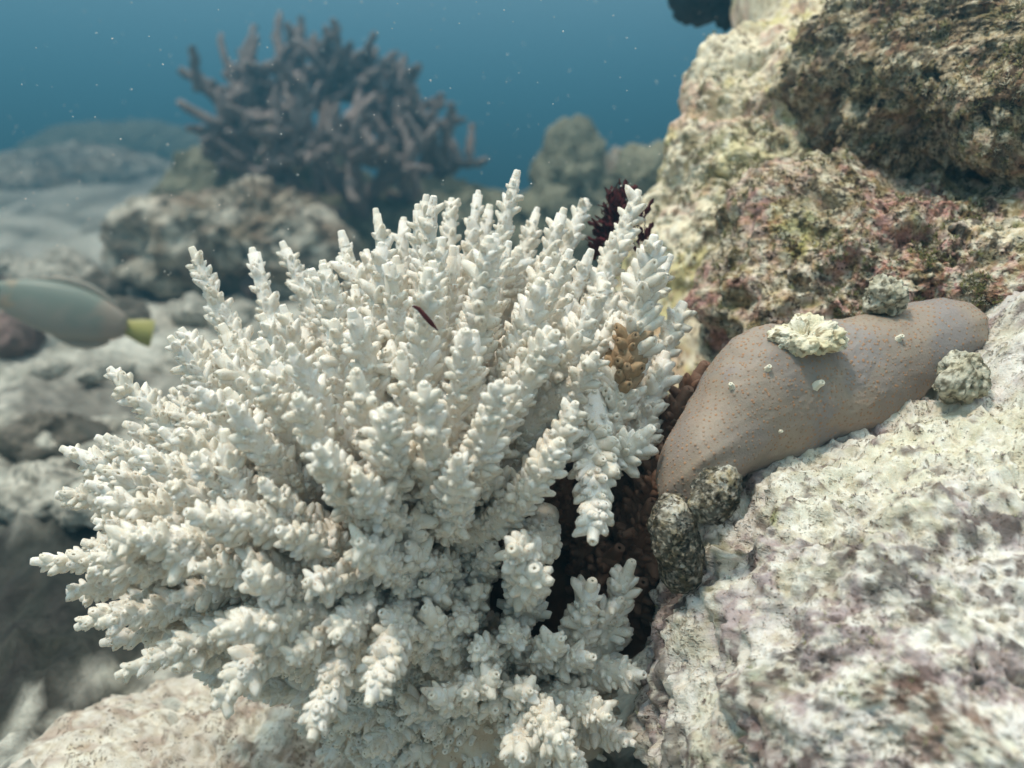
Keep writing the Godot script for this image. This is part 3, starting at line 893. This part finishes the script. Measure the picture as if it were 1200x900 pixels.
	for i in 460:
		var y := 1.0 - 2.0 * (i + 0.5) / 460.0
		var a := i * 2.39996
		var d := Vector3(sqrt(1.0 - y * y) * cos(a), y, sqrt(1.0 - y * y) * sin(a))
		if d.z < -0.35 or (d.x > 0.0 and d.y < 0.45) or d.y < -0.2 or d.x > 0.7:
			continue
		var p := centre + d * around * r.randf_range(0.80, 0.98) * Vector3(1, 1.0 - 0.22 * smoothstep(0.0, -0.45, d.x), 1)
		var near := p.x > 0.065 or p.distance_to(Vector3(0.0504, 0.2863, -0.3525)) < 0.03
		for q in upper:
			if p.distance_to(q) < 0.0155:
				near = true
				break
		if not near:
			upper.append(p)
	print("branches ", upper.size() + lower.size())
	for tip in upper:
		branch_from(t, kit, centre, tip, r, Vector3(0.60, 0.30, 0.62))
	for tip in stubs:
		branch_from(t, kit, Vector3(-0.0248, 0.1436, -0.3965), tip, r, Vector3(0.55, 0.45, 0.5))
	for tip in lower:
		branch_from(t, kit, foot, tip, r, Vector3(0.55, 0.45, 0.45))
	# the pieces of the colony that hang into the dark gap by the brown coral
	for a in [[Vector3(0.0457, 0.3164, -0.4210), Vector3(0.0602, 0.2329, -0.4120), 0.25], [Vector3(0.0878, 0.3010, -0.4277), Vector3(0.0602, 0.2372, -0.4130), 0.05], [Vector3(0.0775, 0.2782, -0.4122), Vector3(0.0551, 0.2258, -0.4052), 0.05], [Vector3(0.0345, 0.2205, -0.3270), Vector3(0.0378, 0.2730, -0.3956), 0.1], [Vector3(0.0618, 0.2501, -0.3697), Vector3(0.0373, 0.2337, -0.3814), 0.1], [Vector3(0.0010, 0.2187, -0.3112), Vector3(0.0166, 0.2094, -0.3758), 0.1], [Vector3(0.0088, 0.2087, -0.3140), Vector3(0.0083, 0.1852, -0.3702), 0.1], [Vector3(0.0223, 0.3284, -0.4340), Vector3(0.0401, 0.2155, -0.4080), 0.2], [Vector3(0.0546, 0.1849, -0.3598), Vector3(0.0440, 0.1228, -0.3814), 0.1], [Vector3(0.0360, 0.1834, -0.3472), Vector3(0.0305, 0.1256, -0.3769), 0.1], [Vector3(0.0045, 0.2100, -0.3348), Vector3(0.0000, 0.1468, -0.3818), 0.1]]:
		coral_branch(t, kit, a[1], a[0], r, {"from": a[2], "singles": 8, "r0": 0.0075, "scale": 1.0})
	coral_branch(t, kit, Vector3(0.0414, 0.2337, -0.3814), Vector3(0.0654, 0.3356, -0.3895), r, {"from": 0.1, "singles": 6, "r0": 0.008, "scale": 1.1, "tan": [Vector3(0.0524, 0.2853, -0.3727), 0.021]})


# Short cups that stand all over the crust at the foot of a colony.
func cups_on(o: MeshInstance3D, kit: Dictionary, count: int, r: RandomNumberGenerator) -> void:
	var a := o.mesh.surface_get_arrays(0)
	var v: PackedVector3Array = a[Mesh.ARRAY_VERTEX]
	var n: PackedVector3Array = a[Mesh.ARRAY_NORMAL]
	var st := SurfaceTool.new()
	for k in count:
		var i := r.randi() % v.size()
		if n[i].dot((CAMERA_AT - v[i]).normalized()) < -0.1:
			continue
		var y := (n[i] + Vector3(r.randf_range(-0.4, 0.4), r.randf_range(-0.4, 0.4), r.randf_range(-0.4, 0.4))).normalized()
		var x := y.cross(Vector3(0.3, 0.2, 0.9)).normalized()
		var s := r.randf_range(0.6, 1.05)
		st.append_from(kit.cups[r.randi() % 10], 0, Transform3D(Basis(x * s, y * s, x.cross(y) * s), v[i]))
	var c := part("base_cups", st.commit(), kit.material, o)
	c.set_meta("kind", "stuff")


func branch_from(t: Node3D, kit: Dictionary, centre: Vector3, tip: Vector3, r: RandomNumberGenerator, turn: Vector3) -> void:
	var base := centre + (tip - centre) * r.randf_range(0.10, 0.22) + Vector3(r.randf_range(-1, 1), r.randf_range(-1, 1), r.randf_range(-1, 1)) * 0.008
	var front := (tip - centre).normalized().dot((CAMERA_AT - tip).normalized())
	coral_branch(t, kit, base, tip, r, {"r0": r.randf_range(0.0074, 0.0098), "r1": r.randf_range(0.0023, 0.0030), "from": 0.40, "scale": r.randf_range(0.78, 0.95), "bow": Vector3(0, -0.03, 0), "via": centre + (tip - centre) * turn + Vector3(0, 0.005, 0), "singles": 2 if front > 0.0 else 0})
	# about half of the branches fork below the tip
	if r.randf() < 0.36:
		var s := r.randf_range(0.5, 0.75)
		var via := centre + (tip - centre) * turn + Vector3(0, 0.005, 0)
		var from := base.lerp(via, s).lerp(via.lerp(tip, s), s)
		var out := (tip - via).normalized() + Vector3(r.randf_range(-1, 1), r.randf_range(-0.6, 0.8), r.randf_range(-1, 1)).normalized() * 0.75
		var fork := from + out.normalized() * r.randf_range(0.022, 0.040)
		if fork.x < 0.06:
			coral_branch(t, kit, from, fork, r, {"r0": 0.0056, "r1": 0.0030, "from": 0.12, "scale": r.randf_range(0.85, 1.0), "bow": Vector3(0, -0.06, 0), "singles": 0})


func brown_coral() -> void:
	var t := thing("brown_coral", Vector3(0.0682, 0.1641, -0.4371), "dark brown living coral with tubular cups in the gap between white coral and reef", "coral")
	var kit := cup_kit([Color(1, 1, 1), Color(0.8, 0.75, 0.7), Color(1.25, 1.2, 1.15), Color(1.9, 1.8, 1.8)], M.brown)
	var r := RandomNumberGenerator.new()
	r.seed = 15
	var c := Vector3(0.0591, 0.1620, -0.4418)
	part("base", rock_mesh({"centre": c, "axis": Vector3(-0.1, 0.3, 1), "rows": 60, "cols": 90, "reach": 0.2, "soft": 0.03, "big": 0.01, "mid": 0.006, "fine": 0.002,
		"paint": func(p: Vector3) -> Color: return two_tone(p, Color(0.8, 0.75, 0.7), Color(0.4, 0.4, 0.4), 1.5, 1.5),
		"lobes": [lobe(c, Vector3(0.05, 0.07, 0.03)), lobe(Vector3(0.0098, 0.1668, -0.4429), Vector3(0.06, 0.05, 0.03)), lobe(Vector3(0.0935, 0.2004, -0.4506), Vector3(0.03, 0.05, 0.03))]}), M.brown, t, Transform3D(Basis.IDENTITY, -t.position))
	for a in [[Vector3(0.0989, 0.2689, -0.4203), Vector3(0.0715, 0.2194, -0.4396)], [Vector3(0.0870, 0.2570, -0.4073), Vector3(0.0676, 0.1997, -0.4248)], [Vector3(0.0936, 0.2443, -0.4043), Vector3(0.0723, 0.1906, -0.4227)], [Vector3(0.0807, 0.2347, -0.3918), Vector3(0.0630, 0.1906, -0.4227)], [Vector3(0.0722, 0.2222, -0.3890), Vector3(0.0560, 0.1724, -0.4185)], [Vector3(0.0680, 0.2057, -0.3852), Vector3(0.0513, 0.1634, -0.4164)], [Vector3(0.0624, 0.2546, -0.4170), Vector3(0.0606, 0.1997, -0.4248)], [Vector3(0.0176, 0.2215, -0.4042), Vector3(0.0286, 0.1683, -0.4278)], [Vector3(0.0516, 0.1828, -0.3850), Vector3(0.0424, 0.1474, -0.4179)], [Vector3(0.0731, 0.1828, -0.3850), Vector3(0.0613, 0.1428, -0.4168)], [Vector3(-0.0178, 0.2112, -0.4070), Vector3(-0.0047, 0.1704, -0.4232)], [Vector3(0.0267, 0.2155, -0.4080), Vector3(0.0424, 0.1658, -0.4221)], [Vector3(-0.0401, 0.1808, -0.3999), Vector3(-0.0189, 0.1612, -0.4211)], [Vector3(0.0653, 0.1637, -0.3857), Vector3(0.0613, 0.1336, -0.4147)], [Vector3(0.0396, 0.2000, -0.3992), Vector3(0.0471, 0.1474, -0.4179)]]:
		coral_branch(t, kit, a[1], a[0], r, {"r0": 0.010, "r1": 0.0045, "from": 0.05, "singles": 8, "scale": 1.05})


# ---------------------------------------------------------------- the grey-tan encrusting lump and what grows on it

func paint_lump(p: Vector3) -> Color:
	var k := two_tone(p, Color(0.315, 0.255, 0.205), Color(0.265, 0.225, 0.20), 0.9, 1.6)
	k = k.lerp(Color(0.235, 0.22, 0.23), 0.5 * smoothstep(0.02, 0.2, n_tone.get_noise_3dv(p * 0.7 + Vector3(5, 0, 0))))
	return mix_patches(p, k, [[Vector3(0.1154, 0.2606, -0.3516), 0.0085, Color(0.48, 0.44, 0.39), 0.8], [Vector3(0.1059, 0.2429, -0.3476), 0.007, Color(0.46, 0.45, 0.45), 0.7], [Vector3(0.0746, 0.2390, -0.3415), 0.022, Color(0.27, 0.21, 0.155), 0.7]], 0.3)


func nearest(v: PackedVector3Array, p: Vector3) -> int:
	var best := 0
	var d := 1e9
	for i in v.size():
		var x := v[i].distance_squared_to(p)
		if x < d:
			d = x
			best = i
	return best


func encrusting_lump() -> void:
	var mid := Vector3(0.1537, 0.2623, -0.4003)
	var mesh := rock_mesh({"centre": mid, "axis": Vector3(-0.2, 0.6, 1), "rows": 130, "cols": 220, "reach": 0.14, "soft": 0.022, "paint": paint_lump, "big": 0.005, "mid": 0.0014, "fine": 0.0004,
		"lobes": [lobe(Vector3(0.0828, 0.2328, -0.3688), Vector3(0.010, 0.019, 0.016), Vector3(0, 0, -25)), lobe(Vector3(0.0995, 0.2458, -0.3842), Vector3(0.018, 0.034, 0.021), Vector3(0, 0, -22)), lobe(Vector3(0.1268, 0.2625, -0.3962), Vector3(0.030, 0.0355, 0.024)), lobe(Vector3(0.1685, 0.2687, -0.4069), Vector3(0.038, 0.032, 0.025), Vector3(0, 0, 12)), lobe(Vector3(0.2151, 0.2862, -0.4222), Vector3(0.030, 0.0215, 0.023), Vector3(0, 0, 15))]})
	var t := thing("encrusting_coral", mid, "smooth grey-tan encrusting coral with faint orange dots on the rocks", "coral")
	part("skin", mesh, M.smooth, t, Transform3D(Basis.IDENTITY, -mid))
	var a := mesh.surface_get_arrays(0)
	var v: PackedVector3Array = a[Mesh.ARRAY_VERTEX]
	var n: PackedVector3Array = a[Mesh.ARRAY_NORMAL]
	# its polyps: low orange dots, too many to count
	var dot := tube(PackedVector3Array([Vector3(0, -0.0004, 0), Vector3(0, 0.00006, 0), Vector3(0, 0.00012, 0)]), PackedFloat32Array([0.00075, 0.00065, 0.0003]), 7, 0.0, Color.WHITE)
	var mm := MultiMesh.new()
	mm.transform_format = MultiMesh.TRANSFORM_3D
	mm.use_colors = true
	mm.mesh = dot
	var spots := []
	var taken := {}
	var r := RandomNumberGenerator.new()
	r.seed = 3
	for k in 70000:
		var i := r.randi() % v.size()
		var cell := Vector3i(v[i] / 0.0030)
		if n[i].y < -0.4 or taken.has(cell):
			continue
		taken[cell] = true
		var x := n[i].cross(Vector3(0.2, 0.3, 0.9)).normalized()
		spots.append(Transform3D(Basis(x, n[i], x.cross(n[i])).scaled_local(Vector3.ONE * r.randf_range(0.65, 1.15)), v[i] - mid))
	mm.instance_count = spots.size()
	for i in spots.size():
		mm.set_instance_transform(i, spots[i])
		mm.set_instance_color(i, Color(0.36, 0.205, 0.115).lerp(Color(0.28, 0.21, 0.16), r.randf()))
	var dots := MultiMeshInstance3D.new()
	dots.name = "polyp_dots"
	dots.multimesh = mm
	dots.material_override = mat("polyp", Color(1, 1, 1), 0.7, true)
	dots.set_meta("kind", "stuff")
	t.add_child(dots)
	shell_crust(v, n)
	worm_tubes(v, n)


func shell_crust(v: PackedVector3Array, n: PackedVector3Array) -> void:
	var i := nearest(v, Vector3(0.1388, 0.2990, -0.3811))
	var at := v[i]
	var up := (n[i] + Vector3(0, 0.3, 0)).normalized()
	var o := rock("shell_crust", "round white crusty shell grown onto the top of the grey-tan coral", "shell", {"centre": at, "axis": Vector3(1, 0.15, 0.2), "rows": 90, "cols": 140, "reach": 0.05, "soft": 0.006, "big": 0.003, "mid": 0.0065, "fine": 0.0022, "zoom": 1.5,
		"paint": func(p: Vector3) -> Color: return specks(p, two_tone(p, Color(1, 1, 1), Color(0.82, 0.78, 0.62), 2.0, 1.5), Color(0.30, 0.24, 0.15), 1.3, 0.18, 0.8),
		"lobes": [lobe(at, Vector3(0.0165, 0.006, 0.0125)), lobe(at + Vector3(0.004, 0.001, 0), Vector3(0.012, 0.0055, 0.012))],
		"pits": [[at + up * 0.006 + Vector3(-0.001, -0.002, 0.003), 0.0105, 0.005]]}, M.shell)
	o.set_meta("category", "shell")


func worm_tubes(v: PackedVector3Array, n: PackedVector3Array) -> void:
	var r := RandomNumberGenerator.new()
	r.seed = 19
	var cup := cup_mesh(0.0036, 0.0014, 0.1, 0.1, Color(1, 1, 1), 5)
	for a in [[Vector3(0.1469, 0.2774, -0.3627), 1.25, "chunky white worm tube in the middle of the grey-tan coral"], [Vector3(0.1180, 0.2861, -0.3647), 0.95, "small white worm tube below the white crust on the grey-tan coral"], [Vector3(0.0988, 0.2796, -0.3653), 0.9, "small white worm tube by the narrow end of the grey-tan coral"], [Vector3(0.1879, 0.2967, -0.3856), 1.0, "small pale worm tube by the broad end of the grey-tan coral"], [Vector3(0.1323, 0.2487, -0.3540), 0.6, "tiny white worm tube at the lower edge of the grey-tan coral"]]:
		var i := nearest(v, a[0])
		var o := part("worm_tube", cup, M.shell, self)
		var y := (n[i] + Vector3(r.randf_range(-0.3, 0.3), 0.5, r.randf_range(-0.3, 0.3))).normalized()
		var x := y.cross(Vector3(0.3, 0.1, 0.9)).normalized()
		o.transform = Transform3D(Basis(x, y, x.cross(y)).scaled(Vector3.ONE * a[1]), v[i] - n[i] * 0.0003)
		tag(o, a[2], "worm tube")


# ---------------------------------------------------------------- weed, fish and small stones

func blade(points: PackedVector3Array, width: float, across: Vector3, c: Color) -> ArrayMesh:
	var v := PackedVector3Array()
	var col := PackedColorArray()
	var idx := PackedInt32Array()
	var n := points.size()
	for i in n:
		var s := float(i) / (n - 1)
		var w := width * (0.35 + 1.3 * s * (1.0 - s) + 0.25 * sin(s * 26.0)) * (1.0 if i < n - 1 else 0.2)
		var nn := across.cross(points[mini(i + 1, n - 1)] - points[maxi(i - 1, 0)]).normalized() * 0.0003
		for q in [across * w + nn * 0.2, nn, -across * w + nn * 0.2, -nn]:
			v.append(points[i] + q)
			col.append(c)
	ring_faces(n, 4, idx)
	return mesh_of(v, col, idx)


func red_seaweed() -> void:
	var root := Vector3(0.0532, 0.3251, -0.4794)
	var t := thing("red_seaweed", root, "dark red leafy seaweed tuft between white coral tips and the reef wall", "seaweed")
	var r := RandomNumberGenerator.new()
	r.seed = 23
	for k in 130:
		var s := r.randf()
		var from := Vector3(0.0517, 0.3251, -0.4794).lerp(Vector3(0.0630, 0.3625, -0.4881), s * 0.85) + Vector3(r.randf_range(-1, 1), r.randf_range(-1, 1), r.randf_range(-1, 1)) * 0.005
		if k > 112:
			from = Vector3(0.0740, 0.3373, -0.4771) + Vector3(r.randf_range(-1, 1) * 0.004, r.randf_range(-1, 1) * 0.014, 0)
		var d := Vector3(r.randf_range(-0.8, 0.8), r.randf_range(0.1, 1.8), r.randf_range(-0.8, 1)).normalized()
		var long := r.randf_range(0.006, 0.012)
		var path := PackedVector3Array()
		for i in 7:
			var f := i / 6.0
			path.append(from + d * long * f + Vector3(r.randf_range(-1, 1), 0.5, r.randf_range(-1, 1)) * 0.0012 * f - root)
		var shade := r.randf_range(0.6, 1.5)
		part("frond", blade(path, r.randf_range(0.0016, 0.0032), d.cross(Vector3(r.randf_range(-1, 1), r.randf_range(-1, 1), r.randf_range(-1, 1))).normalized(), Color(shade, shade * r.randf_range(0.8, 1.4), shade)), M.red, t)


func fish() -> void:
	var tail := Vector3(-0.4010, 0.2239, -0.8512)
	var nose := Vector3(-0.5432, 0.2660, -0.8404)
	var t := thing("reef_fish", tail.lerp(nose, 0.5), "small grey-green fish with a yellow tail swimming above the rubble", "fish")
	var ax := (nose - tail).normalized()
	var up := (Vector3.UP - ax * ax.y).normalized()
	var side := ax.cross(up)
	var long := tail.distance_to(nose)
	var v := PackedVector3Array()
	var c := PackedColorArray()
	var idx := PackedInt32Array()
	var rows := 40
	var cols := 28
	for i in rows:
		var s := float(i) / (rows - 1)
		var h := 0.0285 * pow(sin(PI * clampf(pow(s, 0.85) * 0.93 + 0.05, 0.0, 1.0)), 0.75)
		if i == 0 or i == rows - 1:
			h = 0.001
		for j in cols:
			var a := TAU * j / cols
			var p := tail + ax * long * s + up * h * sin(a) + side * h * 0.5 * cos(a) - t.position
			v.append(p)
			var k := Color(0.30, 0.285, 0.25).lerp(Color(0.20, 0.235, 0.205), clampf(0.5 + 1.6 * sin(a) + n_mid.get_noise_3dv(p), 0.0, 1.0))
			k = k.lerp(Color(0.36, 0.28, 0.23), 0.7 * smoothstep(0.25, 0.1, s + 0.1 * n_mid.get_noise_3dv(p)))
			k = k.lerp(Color(0.36, 0.26, 0.17), 0.6 * smoothstep(0.05, 0.25, n_mid.get_noise_3dv(p * 0.9)) * smoothstep(0.62, 0.75, s))
			c.append(k)
	ring_faces(rows, cols, idx, true)
	part("body", mesh_of(v, c, idx), M.fish, t)
	var yellow := Color(0.36, 0.34, 0.12)
	for f in [["tail_fin", [[0.03, 0.009], [-0.06, 0.0165], [-0.16, 0.020], [-0.185, 0.019]], 0.0, yellow], ["dorsal_fin", [], 1.0, Color(0.30, 0.28, 0.24)], ["anal_fin", [], -1.0, Color(0.34, 0.31, 0.27)]]:
		var fv := PackedVector3Array()
		var fc := PackedColorArray()
		var fi := PackedInt32Array()
		var n := 12
		for i in n:
			var s := float(i) / (n - 1)
			var lo: Vector3
			var hi: Vector3
			if f[2] == 0.0:
				var x := lerpf(0.04, -0.17, s)
				var hh := lerpf(0.008, 0.0145, smoothstep(0.0, 0.9, s))
				lo = tail + ax * long * x - up * hh
				hi = tail + ax * long * x + up * hh
			else:
				var x := lerpf(0.12, 0.72, s) if f[2] > 0.0 else lerpf(0.12, 0.5, s)
				var hh := 0.0285 * pow(sin(PI * clampf(pow(x, 0.85) * 0.93 + 0.05, 0.0, 1.0)), 0.75)
				lo = tail + ax * long * x + up * f[2] * (hh - 0.003)
				hi = tail + ax * long * (x - 0.02) + up * f[2] * (hh + 0.008 * sin(PI * (0.1 + 0.85 * s)))
			for q in [lo + side * 0.0007, hi + side * 0.0003, hi - side * 0.0003, lo - side * 0.0007]:
				fv.append(q - t.position)
				fc.append(f[3])
		ring_faces(n, 4, fi)
		part(f[0], mesh_of(fv, fc, fi), M.fish, t)
	var eye := SphereMesh.new()
	eye.radius = 0.0042
	eye.height = 0.0084
	for s in [-1.0, 1.0]:
		var em := mat("fish_eye", Color(0.02, 0.02, 0.02), 0.2, false)
		part("eye", eye, em, t, Transform3D(Basis.IDENTITY, tail + ax * long * 0.88 + up * 0.005 + side * s * 0.0055 - t.position))


func small_things() -> void:
	var knob_paint := func(p: Vector3) -> Color: return mix_patches(p, specks(p, two_tone(p, Color(0.13, 0.125, 0.105), Color(0.06, 0.06, 0.05), 2.0, 2.0), Color(0.55, 0.53, 0.48), 2.6, 0.10, 0.6), [[Vector3(0.0693, 0.2318, -0.3317), 0.010, Color(0.66, 0.64, 0.58), 0.85], [Vector3(0.0887, 0.2476, -0.3281), 0.008, Color(0.60, 0.58, 0.52), 0.8]], 0.8)
	rock("turf_knob", "dark stubby knob dusted with white grains at the corner of the front rock", "rock", {"centre": Vector3(0.0713, 0.2091, -0.3367), "axis": Vector3(-0.3, 0.4, 1), "rows": 70, "cols": 100, "reach": 0.08, "soft": 0.01, "paint": knob_paint, "big": 0.003, "mid": 0.004, "fine": 0.0016,
		"holes": 0.0, "lobes": [lobe(Vector3(0.0701, 0.2190, -0.3369), Vector3(0.0115, 0.014, 0.012)), lobe(Vector3(0.0755, 0.2002, -0.3428), Vector3(0.010, 0.015, 0.012))]}, M.turf_rock)
	rock("turf_knob", "grey-white pebble-like knob wedged against the narrow end of the grey-tan coral", "rock", {"centre": Vector3(0.0883, 0.2364, -0.3327), "axis": Vector3(-0.3, 0.4, 1), "rows": 60, "cols": 90, "reach": 0.06, "soft": 0.01, "paint": knob_paint, "big": 0.003, "mid": 0.004, "fine": 0.0016,
		"lobes": [lobe(Vector3(0.0894, 0.2410, -0.3338), Vector3(0.0085, 0.0085, 0.008)), lobe(Vector3(0.0851, 0.2303, -0.3334), Vector3(0.010, 0.009, 0.009))]}, M.turf_rock)
	var chalk := func(p: Vector3) -> Color: return specks(p, two_tone(p, Color(0.66, 0.63, 0.52), Color(0.50, 0.46, 0.34), 2.0, 2.0), Color(0.12, 0.10, 0.06), 1.5, 0.10, 0.85)
	rock("chalky_crust", "crumbly white crust with dark holes at the broad end of the grey-tan coral", "rock", {"centre": Vector3(0.2093, 0.2767, -0.3749), "axis": Vector3(1, 0.2, 0.3), "rows": 60, "cols": 90, "reach": 0.06, "soft": 0.01, "paint": chalk, "big": 0.004, "mid": 0.006, "fine": 0.003,
		"lobes": [lobe(Vector3(0.2098, 0.2795, -0.3735), Vector3(0.007, 0.008, 0.006)), lobe(Vector3(0.2007, 0.2747, -0.3662), Vector3(0.006, 0.004, 0.005))]}, M.rock)
	rock("chalky_crust", "small ragged white crust standing on the top edge of the grey-tan coral", "rock", {"centre": Vector3(0.1866, 0.3106, -0.4114), "axis": Vector3(1, 0.2, 0.3), "rows": 50, "cols": 80, "reach": 0.05, "soft": 0.006, "paint": chalk, "big": 0.004, "mid": 0.006, "fine": 0.003,
		"lobes": [lobe(Vector3(0.1866, 0.3106, -0.4114), Vector3(0.0045, 0.003, 0.004))]}, M.rock)
	var flake := part("brown_flake", blade(PackedVector3Array([Vector3(-0.0045, 0.004, 0), Vector3(-0.002, 0.003, 0.001), Vector3(0.0005, 0, 0.0015), Vector3(0.003, -0.003, 0.001), Vector3(0.0055, -0.006, 0)]), 0.0016, Vector3(0.6, 0.7, 0.4).normalized(), Color(2.6, 4.6, 2.0)), M.red, self, Transform3D(Basis.IDENTITY, Vector3(-0.0358, 0.3117, -0.3327)))
	tag(flake, "curled brown flake caught between the white coral branches", "flake")
	# grains drifting in the water
	var r := RandomNumberGenerator.new()
	r.seed = 61
	var mm := MultiMesh.new()
	mm.transform_format = MultiMesh.TRANSFORM_3D
	var s := SphereMesh.new()
	s.radius = 0.00045
	s.height = 0.0009
	s.radial_segments = 8
	s.rings = 5
	mm.mesh = s
	mm.instance_count = 520
	for i in 520:
		var away := r.randf_range(0.28, 0.95)
		var p := Vector3(r.randf_range(-0.62, 0.30) * away, 0.36 + r.randf_range(-0.10, 0.24) * away, -away)
		mm.set_instance_transform(i, Transform3D(Basis.from_euler(Vector3(r.randf(), r.randf(), r.randf()) * TAU).scaled(Vector3(1, 0.7, r.randf_range(0.6, 1.4)) * r.randf_range(0.4, 1.25) * (0.35 + away)), p))
	var o := MultiMeshInstance3D.new()
	o.name = "drifting_specks"
	o.multimesh = mm
	o.material_override = M.speck
	add_child(o)
	tag(o, "tiny white specks drifting in the blue water", "specks", "", "stuff")
